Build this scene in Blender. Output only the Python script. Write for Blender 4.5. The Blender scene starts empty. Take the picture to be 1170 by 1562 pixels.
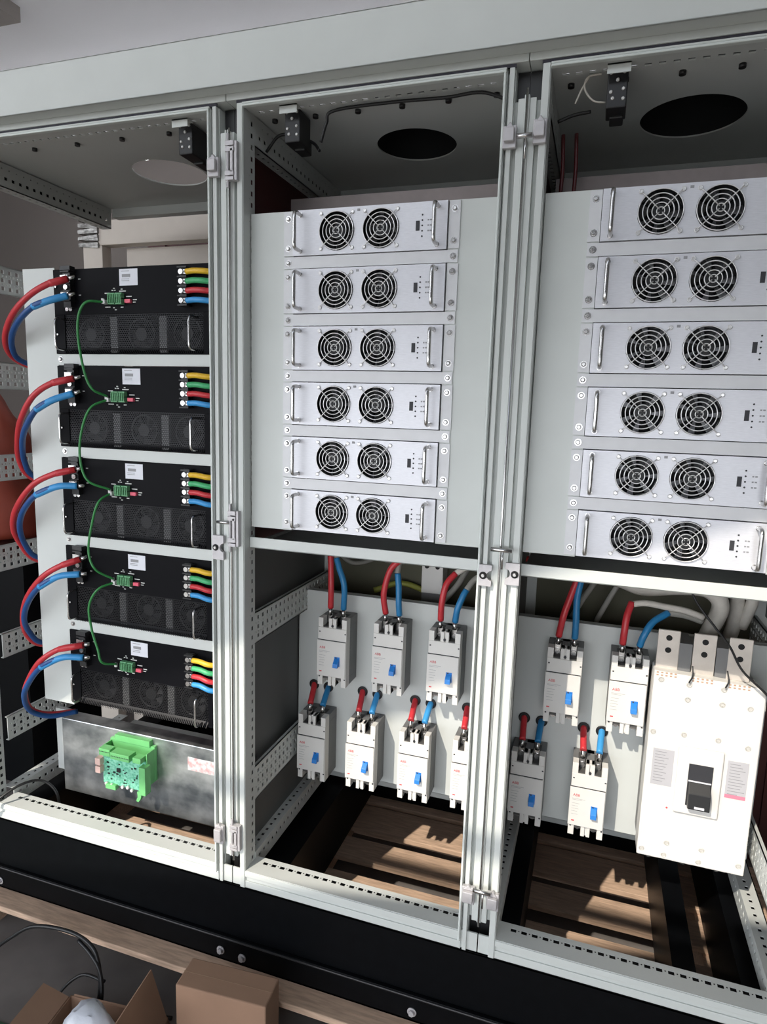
import bpy, math, random
from mathutils import Vector, Matrix
random.seed(7)
SC = bpy.context.scene
C = SC.collection
PI = math.pi

# ------------------------------------------------------------------ camera, light, exposure
cam = bpy.data.cameras.new('camera'); camo = bpy.data.objects.new('camera', cam); C.objects.link(camo)
SC.camera = camo
YAW, PITCH, ROLL, FPX = 0.3119, -0.1552, 0.0306, 986.85
cam.sensor_fit = 'VERTICAL'; cam.sensor_height = 36.0; cam.lens = 36.0 * FPX / 1562.0
cam.clip_start = 0.02; cam.clip_end = 100
def camrot():
    cy, sy, cp, sp = math.cos(YAW), math.sin(YAW), math.cos(PITCH), math.sin(PITCH)
    cr, sr = math.cos(ROLL), math.sin(ROLL)
    fw = Vector((-sy*cp, cy*cp, sp)); rt = Vector((cy, sy, 0)); up = rt.cross(fw)
    r2 = rt*cr + up*sr; u2 = -rt*sr + up*cr
    return Matrix((r2, u2, -fw)).transposed()
camo.matrix_world = Matrix.Translation((1.0123, -1.6559, 1.5304)) @ camrot().to_4x4()

w = bpy.data.worlds.new('daylight'); SC.world = w; w.use_nodes = True
bg = w.node_tree.nodes['Background']; bg.inputs[0].default_value = (0.90, 0.95, 1.0, 1); bg.inputs[1].default_value = 3.7
# hazy sky: bright near the horizon, dimmer overhead
_nt = w.node_tree; _tc = _nt.nodes.new('ShaderNodeTexCoord'); _sp = _nt.nodes.new('ShaderNodeSeparateXYZ'); _rp = _nt.nodes.new('ShaderNodeValToRGB')
_nt.links.new(_tc.outputs['Generated'], _sp.inputs[0]); _nt.links.new(_sp.outputs[2], _rp.inputs[0]); _nt.links.new(_rp.outputs[0], bg.inputs[0])
_rp.color_ramp.elements[0].position = 0.16; _rp.color_ramp.elements[0].color = (0.93, 0.965, 1.02, 1)
_rp.color_ramp.elements[1].position = 0.50; _rp.color_ramp.elements[1].color = (0.17, 0.20, 0.24, 1)

sun = bpy.data.lights.new('sun', 'SUN'); sun.energy = 3.2; sun.angle = math.radians(0.6); sun.color = (1.0, 0.92, 0.80)
suno = bpy.data.objects.new('sun', sun); C.objects.link(suno)
SUN_DIR = Vector((0.40, 1.0, -1.0)).normalized()
suno.rotation_euler = SUN_DIR.to_track_quat('-Z', 'Y').to_euler(); suno.location = (-2, -5, 5)

SC.view_settings.view_transform = 'Standard'; SC.view_settings.look = 'None'
SC.view_settings.gamma = 1.0; SC.view_settings.exposure = 0.42; SC.view_settings.use_curve_mapping = False

# ------------------------------------------------------------------ materials
MATS = {}
def mat(name, col, rough=0.5, metal=0.0, noise=0.0, nscale=20.0, bump=0.0, trans=0.0, spec=None, col2=None, stretch=None, thr=None):
    m = bpy.data.materials.new(name); m.use_nodes = True; nt = m.node_tree
    b = nt.nodes['Principled BSDF']
    b.inputs['Base Color'].default_value = (*col, 1); b.inputs['Roughness'].default_value = rough
    b.inputs['Metallic'].default_value = metal
    if spec is not None: b.inputs['Specular IOR Level'].default_value = spec
    if trans: b.inputs['Transmission Weight'].default_value = trans
    if noise or bump:
        tc = nt.nodes.new('ShaderNodeTexCoord'); mp = nt.nodes.new('ShaderNodeMapping')
        nt.links.new(tc.outputs['Object'], mp.inputs[0])
        if stretch: mp.inputs['Scale'].default_value = stretch
        n = nt.nodes.new('ShaderNodeTexNoise'); n.inputs['Scale'].default_value = nscale; n.inputs['Detail'].default_value = 5
        nt.links.new(mp.outputs[0], n.inputs['Vector'])
        if noise:
            r = nt.nodes.new('ShaderNodeValToRGB')
            lo, hi = thr or (0.3, 0.7)
            r.color_ramp.elements[0].position = lo; r.color_ramp.elements[1].position = hi
            c2 = col2 or tuple(c*(1-noise) for c in col)
            r.color_ramp.elements[0].color = (*c2, 1); r.color_ramp.elements[1].color = (*col, 1)
            nt.links.new(n.outputs[0], r.inputs[0]); nt.links.new(r.outputs[0], b.inputs['Base Color'])
        if bump:
            bp = nt.nodes.new('ShaderNodeBump'); bp.inputs['Strength'].default_value = bump; bp.inputs['Distance'].default_value = 0.003
            nt.links.new(n.outputs[0], bp.inputs['Height']); nt.links.new(bp.outputs[0], b.inputs['Normal'])
    MATS[name] = m
    return m
PAINT = mat('grey_painted_steel', (0.60, 0.625, 0.60), 0.42, noise=0.04, nscale=9)
PAINT2 = mat('grey_painted_sheet', (0.57, 0.59, 0.57), 0.5, noise=0.05, nscale=5)
LIP = mat('pale_gasket', (0.66, 0.70, 0.67), 0.5, noise=0.03)
ALU = mat('brushed_aluminium', (0.70, 0.70, 0.735), 0.42, 0.35, noise=0.10, nscale=60, stretch=(1, 1, 8))
ALUP = mat('satin_aluminium_plate', (0.66, 0.66, 0.67), 0.5, 0.2, noise=0.05, nscale=30)
CHROME = mat('polished_steel', (0.62, 0.61, 0.60), 0.25, 1.0, noise=0.08)
WIRE = mat('grille_wire', (0.78, 0.77, 0.76), 0.3, 0.7, noise=0.05)
GALV = mat('galvanised_steel', (0.74, 0.76, 0.77), 0.33, 0.85, noise=0.6, nscale=9, col2=(0.22, 0.24, 0.255), thr=(0.34, 0.68), stretch=(1, 1, 1.4))
CAST = mat('cast_zinc', (0.55, 0.53, 0.54), 0.5, 0.35, noise=0.12, nscale=60)
BLKM = mat('black_painted_steel', (0.0035, 0.004, 0.005), 0.4, noise=0.3, nscale=30, spec=0.10)
BLKU = mat('black_unit_sheet', (0.004, 0.004, 0.0055), 0.5, noise=0.15, nscale=40, spec=0.08)
BLKP = mat('black_plastic', (0.012, 0.012, 0.013), 0.45, noise=0.1)
DARK = mat('dark_void_sheet', (0.006, 0.006, 0.007), 0.8, noise=0.1)
HOLE = mat('dark_recess', (0.015, 0.015, 0.015), 0.9, noise=0.1)
PRINTD = mat('dark_print', (0.03, 0.03, 0.035), 0.6, noise=0.05)
PRINTG = mat('grey_print', (0.30, 0.30, 0.31), 0.6, noise=0.05)
PRINTW = mat('white_print', (0.65, 0.65, 0.63), 0.6, noise=0.05)
PRINTR = mat('red_print', (0.62, 0.09, 0.10), 0.6, noise=0.05)
LABEL = mat('white_paper_label', (0.74, 0.75, 0.80), 0.6, noise=0.03)
LABELG = mat('grey_paper_label', (0.47, 0.46, 0.48), 0.6, noise=0.03)
LABELP = mat('pink_label_stripe', (0.62, 0.22, 0.30), 0.6, noise=0.03)
BRK = mat('pale_grey_plastic', (0.72, 0.70, 0.665), 0.45, noise=0.03)
BRKS = mat('dark_grey_plastic', (0.17, 0.17, 0.17), 0.5, noise=0.06)
SCRW = mat('recessed_screw_plastic', (0.56, 0.54, 0.50), 0.6, noise=0.05)
BRKD = mat('terminal_grey_plastic', (0.07, 0.067, 0.064), 0.6, noise=0.06)
BLUEP = mat('blue_plastic', (0.015, 0.20, 0.62), 0.4, noise=0.05)
REDC = mat('red_cable_sleeve', (0.58, 0.035, 0.045), 0.38, noise=0.1, nscale=40)
REDD = mat('dark_red_cable', (0.10, 0.012, 0.014), 0.4, noise=0.1, nscale=40)
BLUC = mat('blue_cable', (0.015, 0.075, 0.25), 0.38, noise=0.1, nscale=40)
BLUS = mat('light_blue_sleeve', (0.05, 0.32, 0.68), 0.38, noise=0.08, nscale=40)
BLUM = mat('mid_blue_sleeve', (0.02, 0.20, 0.44), 0.4, noise=0.08, nscale=40)
YELC = mat('yellow_sleeve', (0.78, 0.47, 0.03), 0.4, noise=0.06)
GRNC = mat('green_sleeve', (0.06, 0.42, 0.17), 0.4, noise=0.06)
GRNW = mat('green_wire', (0.03, 0.23, 0.055), 0.4, noise=0.06)
WHTC = mat('white_cable_wrap', (0.62, 0.58, 0.52), 0.7, noise=0.15, nscale=40, bump=0.5)
GRYC = mat('grey_cable', (0.30, 0.29, 0.26), 0.6, noise=0.15)
BLKC = mat('black_cable', (0.010, 0.010, 0.011), 0.4, noise=0.1)
GRNB = mat('green_connector_plastic', (0.16, 0.50, 0.18), 0.45, noise=0.08)
PCBG = mat('green_circuit_board', (0.10, 0.42, 0.26), 0.4, noise=0.45, nscale=90, col2=(0.26, 0.62, 0.46), thr=(0.42, 0.6))
GRNT = mat('green_terminal_block', (0.14, 0.40, 0.19), 0.45, noise=0.3, nscale=120)
REDT = mat('pink_red_switch_block', (0.75, 0.10, 0.16), 0.45, noise=0.1)
COPP = mat('tinned_copper', (0.66, 0.60, 0.54), 0.4, 0.45, noise=0.12, nscale=25)
WOOD = mat('pine_board', (0.66, 0.46, 0.33), 0.75, noise=0.35, nscale=14, stretch=(1, 9, 9), bump=0.15)
CARD = mat('brown_cardboard', (0.31, 0.185, 0.12), 0.85, noise=0.12, nscale=10)
APRON = mat('pale_concrete_apron', (0.42, 0.41, 0.39), 0.9, noise=0.15, nscale=3)
WALLD = mat('dim_grey_wall', (0.10, 0.10, 0.10), 0.9, noise=0.1, nscale=2)
FLOOR = mat('concrete_floor', (0.20, 0.178, 0.165), 0.8, noise=0.35, nscale=5, bump=0.2)
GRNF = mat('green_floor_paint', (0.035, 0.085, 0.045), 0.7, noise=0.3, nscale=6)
WALL = mat('plaster_wall', (0.14, 0.122, 0.112), 0.9, noise=0.05, nscale=2)
CEIL = mat('ceiling_paint', (0.84, 0.84, 0.87), 0.9, noise=0.03, nscale=2)
BEAMM = mat('brown_beam_paint', (0.30, 0.27, 0.25), 0.8, noise=0.05)
REDW = mat('dark_red_paint', (0.055, 0.007, 0.006), 0.55, noise=0.15, nscale=3)
REDT2 = mat('rust_red_tarpaulin', (0.22, 0.03, 0.012), 0.7, noise=0.3, nscale=6, bump=0.4)
BEIGE = mat('beige_metal_profile', (0.58, 0.52, 0.46), 0.5, noise=0.04)
TAPE = mat('clear_tape_wrap', (0.38, 0.37, 0.35), 0.2, 0.3, noise=0.7, nscale=35, bump=0.9)
PLAST = mat('white_plastic_bag', (0.62, 0.64, 0.70), 0.35, noise=0.1, nscale=30, bump=0.6)
HOLESHADE = mat('painted_hole_shade', (0.02, 0.022, 0.022), 0.8, noise=0.1)  # near-black colour standing in for the shade inside holes
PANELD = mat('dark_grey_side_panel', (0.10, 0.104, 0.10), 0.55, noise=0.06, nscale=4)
BLKG = mat('black_steel_highlight', (0.03, 0.03, 0.032), 0.3, noise=0.2)
RUBBER = mat('dark_rubber_seal', (0.035, 0.033, 0.045), 0.7, noise=0.1)
TAN = mat('tan_vent_plastic', (0.52, 0.33, 0.22), 0.6, noise=0.1)
YGRN = mat('yellow_green_cable', (0.33, 0.34, 0.06), 0.5, noise=0.1)

# perforated black sheet: staggered round holes that are truly transparent
def perforated():
    m = bpy.data.materials.new('perforated_black_sheet'); m.use_nodes = True; nt = m.node_tree
    b = nt.nodes['Principled BSDF']; out = nt.nodes['Material Output']
    b.inputs['Base Color'].default_value = (0.024, 0.024, 0.026, 1); b.inputs['Roughness'].default_value = 0.35
    b.inputs['Metallic'].default_value = 0.3; b.inputs['Specular IOR Level'].default_value = 0.2
    tc = nt.nodes.new('ShaderNodeTexCoord'); vals = []
    sp = nt.nodes.new('ShaderNodeSeparateXYZ'); nt.links.new(tc.outputs['Object'], sp.inputs[0])
    def mth(op, a, b_=None):
        n = nt.nodes.new('ShaderNodeMath'); n.operation = op
        for i, v in enumerate((a, b_)):
            if v is None: continue
            if isinstance(v, (int, float)): n.inputs[i].default_value = v
            else: nt.links.new(v, n.inputs[i])
        return n.outputs[0]
    p = 0.0068; q = p*0.866*2
    def lattice(ox, oz):
        dx = mth('SUBTRACT', mth('FRACT', mth('ADD', mth('DIVIDE', sp.outputs[0], p), ox)), 0.5)
        zz = mth('SUBTRACT', sp.outputs[2], mth('MULTIPLY', sp.outputs[1], 1.0))
        dz = mth('SUBTRACT', mth('FRACT', mth('ADD', mth('DIVIDE', zz, q), oz)), 0.5)
        return mth('ADD', mth('POWER', mth('MULTIPLY', dx, p), 2.0), mth('POWER', mth('MULTIPLY', dz, q), 2.0))
    d = mth('MINIMUM', lattice(0, 0), lattice(0.5, 0.5))
    hole = mth('LESS_THAN', d, (p*0.36)**2)
    tr = nt.nodes.new('ShaderNodeBsdfTransparent'); mx = nt.nodes.new('ShaderNodeMixShader')
    nt.links.new(hole, mx.inputs[0]); nt.links.new(b.outputs[0], mx.inputs[1]); nt.links.new(tr.outputs[0], mx.inputs[2])
    nt.links.new(mx.outputs[0], out.inputs[0])
    return m
PERF = perforated()
COPPD = mat('dull_plate_edge', (0.25, 0.21, 0.20), 0.5, 0.3, noise=0.15)

# ------------------------------------------------------------------ mesh helpers
class MB:
    def __init__(s): s.v = []; s.f = []; s.sm = []
    def quad(s, a, b, c, d, sm=False):
        i = len(s.v); s.v += [tuple(a), tuple(b), tuple(c), tuple(d)]; s.f.append((i, i+1, i+2, i+3)); s.sm.append(sm)
    def box(s, x0, x1, y0, y1, z0, z1):
        if x0 > x1: x0, x1 = x1, x0
        if y0 > y1: y0, y1 = y1, y0
        if z0 > z1: z0, z1 = z1, z0
        i = len(s.v)
        s.v += [(x0,y0,z0),(x1,y0,z0),(x1,y1,z0),(x0,y1,z0),(x0,y0,z1),(x1,y0,z1),(x1,y1,z1),(x0,y1,z1)]
        for f in ((0,3,2,1),(4,5,6,7),(0,1,5,4),(1,2,6,5),(2,3,7,6),(3,0,4,7)):
            s.f.append(tuple(i+k for k in f)); s.sm.append(False)
        return s
    def obox(s, o, U, V, N):
        """box from corner o along vectors U, V, N"""
        o, U, V, N = map(Vector, (o, U, V, N)); i = len(s.v)
        s.v += [tuple(p) for p in (o, o+U, o+U+V, o+V, o+N, o+U+N, o+U+V+N, o+V+N)]
        fl = U.cross(V).dot(N) < 0
        for f in ((0,3,2,1),(4,5,6,7),(0,1,5,4),(1,2,6,5),(2,3,7,6),(3,0,4,7)):
            s.f.append(tuple(i+k for k in (reversed(f) if fl else f))); s.sm.append(False)
        return s
    def cyl(s, p0, p1, r, n=16, r1=None, cap=True):
        p0, p1 = Vector(p0), Vector(p1); r1 = r if r1 is None else r1
        d = (p1-p0).normalized(); a = d.orthogonal().normalized(); b = d.cross(a); i = len(s.v)
        for p, rr in ((p0, r), (p1, r1)):
            for k in range(n):
                t = 2*PI*k/n; s.v.append(tuple(p + (a*math.cos(t)+b*math.sin(t))*rr))
        for k in range(n):
            s.f.append((i+k, i+(k+1) % n, i+n+(k+1) % n, i+n+k)); s.sm.append(True)
        if cap:
            s.f.append(tuple(i+k for k in reversed(range(n)))); s.sm.append(False)
            s.f.append(tuple(i+n+k for k in range(n))); s.sm.append(False)
        return s
    def tube(s, pts, r, n=10, sub=6, smooth=True, flat=1.0):
        P = [Vector(p) for p in pts]
        if smooth and len(P) > 2:
            Q = []
            for k in range(len(P)-1):
                p0 = P[k-1] if k else P[0]*2-P[1]; p1 = P[k]; p2 = P[k+1]; p3 = P[k+2] if k+2 < len(P) else P[-1]*2-P[-2]
                for j in range(sub):
                    t = j/sub
                    Q.append(0.5*((2*p1)+(p2-p0)*t+(2*p0-5*p1+4*p2-p3)*t*t+(3*p1-p0-3*p2+p3)*t**3))
            Q.append(P[-1]); P = Q
        i = len(s.v); T = [(P[min(k+1, len(P)-1)]-P[max(k-1, 0)]).normalized() for k in range(len(P))]
        a = T[0].orthogonal().normalized()
        for k, p in enumerate(P):
            a = (a - T[k]*a.dot(T[k])).normalized(); b = T[k].cross(a)
            for j in range(n):
                t = 2*PI*j/n; s.v.append(tuple(p+(a*math.cos(t)+b*math.sin(t)*flat)*r))
        for k in range(len(P)-1):
            for j in range(n):
                s.f.append((i+k*n+j, i+k*n+(j+1) % n, i+(k+1)*n+(j+1) % n, i+(k+1)*n+j)); s.sm.append(True)
        s.f.append(tuple(i+j for j in reversed(range(n)))); s.sm.append(False)
        s.f.append(tuple(i+(len(P)-1)*n+j for j in range(n))); s.sm.append(False)
        return s
    def ring(s, c, R, r, n=36, m=6):
        """torus in the XZ plane"""
        i = len(s.v)
        for k in range(n):
            t = 2*PI*k/n
            for j in range(m):
                u = 2*PI*j/m; q = R+r*math.cos(u)
                s.v.append((c[0]+q*math.cos(t), c[1]+r*math.sin(u), c[2]+q*math.sin(t)))
        for k in range(n):
            for j in range(m):
                s.f.append((i+k*m+j, i+k*m+(j+1) % m, i+((k+1) % n)*m+(j+1) % m, i+((k+1) % n)*m+j)); s.sm.append(True)
        return s
    def dome(s, c, r, h, n=14):
        """screw head facing -Y"""
        s.cyl((c[0], c[1], c[2]), (c[0], c[1]-h*0.5, c[2]), r, n, cap=False)
        s.cyl((c[0], c[1]-h*0.5, c[2]), (c[0], c[1]-h, c[2]), r, n, r1=r*0.6)
        return s
    def prism(s, poly, axis, a0, a1):
        """extrude 2D polygon; axis 'z': poly in XY, 'x': poly in YZ, 'y': poly in XZ"""
        i = len(s.v); n = len(poly)
        for a in (a0, a1):
            for p in poly:
                s.v.append({'z': (p[0], p[1], a), 'x': (a, p[0], p[1]), 'y': (p[0], a, p[1])}[axis])
        for k in range(n):
            s.f.append((i+k, i+(k+1) % n, i+n+(k+1) % n, i+n+k)); s.sm.append(False)
        s.f.append(tuple(i+k for k in reversed(range(n)))); s.sm.append(False)
        s.f.append(tuple(i+n+k for k in range(n))); s.sm.append(False)
        return s
    def holed(s, o, U, V, N, cu, cv, r, n=40):
        """plate o+U+V, thickness N, with a round hole at (cu, cv) in units of length along U, V"""
        o, U, V, N = map(Vector, (o, U, V, N)); lu, lv = U.length, V.length; u, v = U/lu, V/lv
        ang = sorted(set([2*PI*k/n for k in range(n)] + [math.atan2(y-cv, x-cu) % (2*PI) for x in (0, lu) for y in (0, lv)]))
        inn, outp = [], []
        for t in ang:
            c, q = math.cos(t), math.sin(t); k = 1e9
            if c > 1e-9: k = min(k, (lu-cu)/c)
            if c < -1e-9: k = min(k, -cu/c)
            if q > 1e-9: k = min(k, (lv-cv)/q)
            if q < -1e-9: k = min(k, -cv/q)
            inn.append(o+u*(cu+r*c)+v*(cv+r*q)); outp.append(o+u*(cu+k*c)+v*(cv+k*q))
        for k in range(len(ang)):
            a, b = k, (k+1) % len(ang)
            s.quad(inn[a], outp[a], outp[b], inn[b]); s.quad(inn[b]+N, outp[b]+N, outp[a]+N, inn[a]+N)
            s.quad(inn[b], inn[b]+N, inn[a]+N, inn[a]); s.quad(outp[a], outp[a]+N, outp[b]+N, outp[b])
        return s
    def perf(s, o, U, V, N, rows):
        """perforated plate; rows = [(v_centre, v_size, u_first, u_pitch, u_size)]"""
        o, U, V, N = map(Vector, (o, U, V, N)); lu, lv = U.length, V.length; u, v = U/lu, V/lv
        rows = sorted(rows); cur = 0.0
        def cell(u0, u1, v0, v1):
            if u1-u0 > 1e-6 and v1-v0 > 1e-6: s.obox(o+u*u0+v*v0, u*(u1-u0), v*(v1-v0), N)
        for vc, vs, uf, up, us in rows:
            cell(0, lu, cur, vc-vs/2); x = 0.0; c = uf
            while c+us/2 < lu-0.002:
                cell(x, c-us/2, vc-vs/2, vc+vs/2); x = c+us/2; c += up
            cell(x, lu, vc-vs/2, vc+vs/2); cur = vc+vs/2
        cell(0, lu, cur, lv)
        return s
    def build(s, name, m, parent=None, bevel=0.0, off=None):
        me = bpy.data.meshes.new(name)
        v = s.v if off is None else [(p[0]-off[0], p[1]-off[1], p[2]-off[2]) for p in s.v]
        me.from_pydata(v, [], s.f); me.polygons.foreach_set('use_smooth', s.sm); me.materials.append(m); me.update()
        o = bpy.data.objects.new(name, me); C.objects.link(o)
        if parent: o.parent = parent
        if bevel:
            b = o.modifiers.new('bevel', 'BEVEL'); b.width = bevel; b.segments = 2; b.limit_method = 'ANGLE'
        return o
def tag(o, label=None, cat=None, group=None, kind=None):
    if label: o['label'] = label
    if cat: o['category'] = cat
    if group: o['group'] = group
    if kind: o['kind'] = kind
    return o
def empty(name, loc, label, cat, group=None, rz=0):
    o = bpy.data.objects.new(name, None); C.objects.link(o); o.location = loc; o.rotation_euler = (0, 0, rz)
    o.empty_display_size = 0.05
    return tag(o, label, cat, group)
def copy_tree(o, parent=None):
    c = o.copy(); C.objects.link(c); c.parent = parent
    for ch in list(o.children): copy_tree(ch, c)
    return c
def text_mesh(name, body, size, m, parent, loc, rot=(PI/2, 0, 0)):
    cu = bpy.data.curves.new(name, 'FONT'); cu.body = body; cu.size = size; cu.extrude = 0.0003
    t = bpy.data.objects.new(name, cu); C.objects.link(t)
    me = bpy.data.meshes.new_from_object(t.evaluated_get(bpy.context.evaluated_depsgraph_get()))
    bpy.data.objects.remove(t); me.materials.clear(); me.materials.append(m)
    o = bpy.data.objects.new(name, me); C.objects.link(o); o.parent = parent; o.location = loc; o.rotation_euler = rot
    return o
def each(name, m, parent, items, bevel=0.0, off=None):
    for it in items: it.build(name, m, parent, bevel=bevel, off=off)
def struct(name, mb, m): return tag(mb.build(name, m), kind='structure')

# ------------------------------------------------------------------ the workshop
FZ = -0.46
struct('floor', MB().box(-6, 7, -2.7, 3.2, FZ-0.1, FZ), FLOOR)
struct('floor_outside', MB().box(-14, 10, -14, -2.7, FZ-0.1, FZ), APRON)
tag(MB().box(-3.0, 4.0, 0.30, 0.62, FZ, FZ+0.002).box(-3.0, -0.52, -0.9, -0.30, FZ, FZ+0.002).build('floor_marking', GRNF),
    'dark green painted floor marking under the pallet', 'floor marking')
struct('wall_back', MB().box(-6, 7, 3.0, 3.2, FZ, 3.6), WALL)
struct('wall_left', MB().box(-5.2, -5.0, -2.0, 3.0, FZ, 3.6), WALL)
struct('wall_right', MB().box(2.5, 2.7, -5.5, 3.0, FZ, 3.6), WALLD)
# ceiling; its unseen front edge is slanted to place the sun's upper limit
EDGE = lambda x: -(3.45-(0.85+0.33*(x-0.1)))/1.0
cm = MB(); cm.prism([(-5.2, EDGE(-4.16)), (5.7, EDGE(6.7)), (5.7, 3.2), (-5.2, 3.2)], 'z', 3.45, 3.6)
struct('ceiling', cm, CEIL)
# unseen board and bar behind the camera, added to block parts of the sun
zt = lambda X: 2.6-0.05+0.20*(X+1.34)
struct('sun_blocker_board', MB().prism([(-5.2, 1.75), (2.5, 1.75), (2.5, zt(2.5)), (-5.2, zt(-5.2))], 'y', -2.64, -2.60), WALL)
struct('sun_blocker_bar', MB().box(-5.2, 2.5, -2.63, -2.60, 2.93, 2.985), BLKM)
tag(MB().box(-2.9, -1.86, 0.4, 1.14, 3.38, 3.449).build('trim_1', BEAMM), kind='structure')

# added unseen fill lamp that brightens the ceiling and rear wall
def emis(name, col, st):
    m = bpy.data.materials.new(name); m.use_nodes = True; b = m.node_tree.nodes['Principled BSDF']
    b.inputs['Emission Color'].default_value = (*col, 1); b.inputs['Emission Strength'].default_value = st; return m
TUBE = emis('fill_lamp_tube', (0.95, 0.96, 1.0), 17.0)
lm = empty('added_fill_lamp', (-0.8, 2.1, 3.1), 'added unseen fill lamp over the rear of the workshop', 'lamp')
MB().cyl((-3.2, 2.1, 3.1), (1.6, 2.1, 3.1), 0.02, 12).build('tube', TUBE, lm, off=(-0.8, 2.1, 3.1))
MB().box(-3.25, 1.65, 2.07, 2.13, 3.13, 3.15).build('batten', PAINT, lm, off=(-0.8, 2.1, 3.1))
b = MB()
for x in (-2.6, 1.0): MB().cyl((x, 2.1, 3.15), (x, 2.1, 3.45), 0.004, 8).build('rod', PAINT, lm, off=(-0.8, 2.1, 3.1))
# red partition and tarpaulin behind the cabinets
pr = empty('steel_partition', (0, 1.45, FZ), 'dark red steel partition standing behind the cabinets', 'partition')
MB().box(-1.38, 2.4, 1.45, 1.49, FZ, 2.66).build('panel', REDW, pr, off=(0, 1.45, FZ))
b = MB()
for k in range(9): b.box(-1.30+k*0.45, -1.26+k*0.45, 1.435, 1.45, FZ, 2.64)
b.build('rib', REDW, pr, off=(0, 1.45, FZ))
# lumpy tarpaulin
b = MB(); nx, nz = 16, 20; base = len(b.v)
for j in range(nz+1):
    zz = 0.7605+0.80*j/nz
    wd = 0.42*(1-0.55*(j/nz)**3)
    for i in range(nx):
        t = 2*PI*i/nx; r = wd*(1+0.10*math.sin(3*t+j*0.5)+0.05*math.sin(7*t-j*0.9))
        b.v.append((-2.35+r*math.cos(t)*0.9, 1.15+0.55*r*math.sin(t), zz))
for j in range(nz):
    for i in range(nx):
        b.f.append((base+j*nx+i, base+j*nx+(i+1) % nx, base+(j+1)*nx+(i+1) % nx, base+(j+1)*nx+i)); b.sm.append(True)
b.f.append(tuple(base+nz*nx+i for i in range(nx))); b.sm.append(True)
b.f.append(tuple(base+i for i in reversed(range(nx)))); b.sm.append(True)
tag(b.build('tarpaulin', REDT2), 'rust red tarpaulin bundle seen through the open left side of the cabinets', 'tarpaulin')

wb = empty('workbench', (-2.3, 1.15, FZ), 'dark closed workbench carrying the rust red tarpaulin', 'workbench')
MB().box(-3.1, -1.62, 0.75, 1.40, FZ, 0.72).build('cupboard', BLKM, wb, off=(-2.3, 1.15, FZ))
MB().box(-3.12, -1.60, 0.73, 1.42, 0.72, 0.76).build('worktop', BLKM, wb, off=(-2.3, 1.15, FZ))
# beige metal frame behind the open left cabinet
fo = (-0.9, 0.95, FZ)
fr = empty('profile_frame', fo, 'beige metal profile frame with taped corner behind the left cabinet', 'frame')
MB().box(-1.27, -0.30, 0.95, 1.01, 2.255, 2.365).build('top_rail', BEIGE, fr, off=fo, bevel=0.003)
MB().box(-1.17, -0.30, 1.02, 1.08, 2.17, 2.252).build('lower_rail', BEIGE, fr, off=fo, bevel=0.003)
MB().box(-1.36, -1.25, 0.95, 1.01, FZ, 2.255).build('post', BEIGE, fr, off=fo, bevel=0.003)
MB().box(-1.22, -1.16, 1.03, 1.09, FZ, 2.17).build('post', BEIGE, fr, off=fo, bevel=0.003)
b = MB()
for k in range(9):
    z = 2.25+k*0.0145; b.obox((-1.375, 0.94-0.002*(k % 3), z-0.012*(k % 2)), (0.11, 0, 0.008*((k*7) % 3-1)), (0, 0.08, 0), (0, 0, 0.013))
b.build('tape_wrap', TAPE, fr, off=fo)

# ------------------------------------------------------------------ pallet, plinth
pz = -0.28
pal = empty('wooden_pallet', (0.6, 0, FZ), 'pine pallet of spaced boards carrying the black plinth', 'pallet')
for y0, y1, th in ((-0.085, 0.04, .022), (0.12, 0.25, .022), (0.355, 0.515, .022), (0.595, 0.725, .022), (0.786, 0.96, .022), (0.99, 1.12, .022)):
    MB().box(-1.12, 2.3, y0, y1, pz-th, pz).build('deck_board', WOOD, pal, bevel=0.003, off=(0.6, 0, FZ))
for x in (-1.1, -0.02, 0.79, 1.50, 2.1):
    MB().box(x, x+0.09, -0.02, 1.1, FZ+0.022, pz-0.023).build('stringer', WOOD, pal, off=(0.6, 0, FZ))
for y in (0.32, 0.99):
    MB().box(-1.1, 2.25, y, y+0.1, FZ, FZ+0.021).build('bottom_board', WOOD, pal, off=(0.6, 0, FZ))
po = (0.3, 0, pz)
pl = empty('steel_plinth', po, 'long black steel plinth under the three cabinets', 'plinth')
b = MB().box(-1.05, 1.65, 0.0, 0.008, -0.19, -0.001).box(-1.05, 1.65, 0.0, 0.13, -0.008, -0.001).box(-1.05, 1.65, -0.012, 0.07, -0.20, -0.19)
MB().box(-1.05, 1.65, -0.016, -0.010, -0.199, -0.193).build('ledge_highlight', BLKG, pl, off=po, bevel=0.002)  # strip lighter and glossier than the beam, painting in its edge highlight
b.box(-1.05, 1.65, -0.012, -0.004, pz, -0.20).box(-1.05, 1.65, -0.012, 0.07, pz, pz+0.008)
b.build('front_beam', BLKM, pl, off=po, bevel=0.0015)
MB().box(-1.05, 1.65, 1.04, 1.09, pz, -0.001).build('rear_beam', BLKM, pl, off=po)
for x0, x1 in ((-1.04, -0.93), (-0.06, 0.125), (0.76, 0.905), (1.337, 1.40), (1.515, 1.64)):
    MB().box(x0, x1, 0.131, 1.04, pz, -0.022).build('cross_beam', BLKM, pl, off=po)
for x, z in ((-0.035, -0.243), (0.045, -0.248), (-0.98, -0.25), (0.62, -0.245), (1.02, -0.235), (1.28, -0.245)):
    b = MB(); b.cyl((x, -0.013, z), (x, -0.016, z), 0.014, 20); b.cyl((x, -0.016, z), (x, -0.024, z), 0.009, 6)
    b.build('bolt', CAST, pl, off=po)

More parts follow.
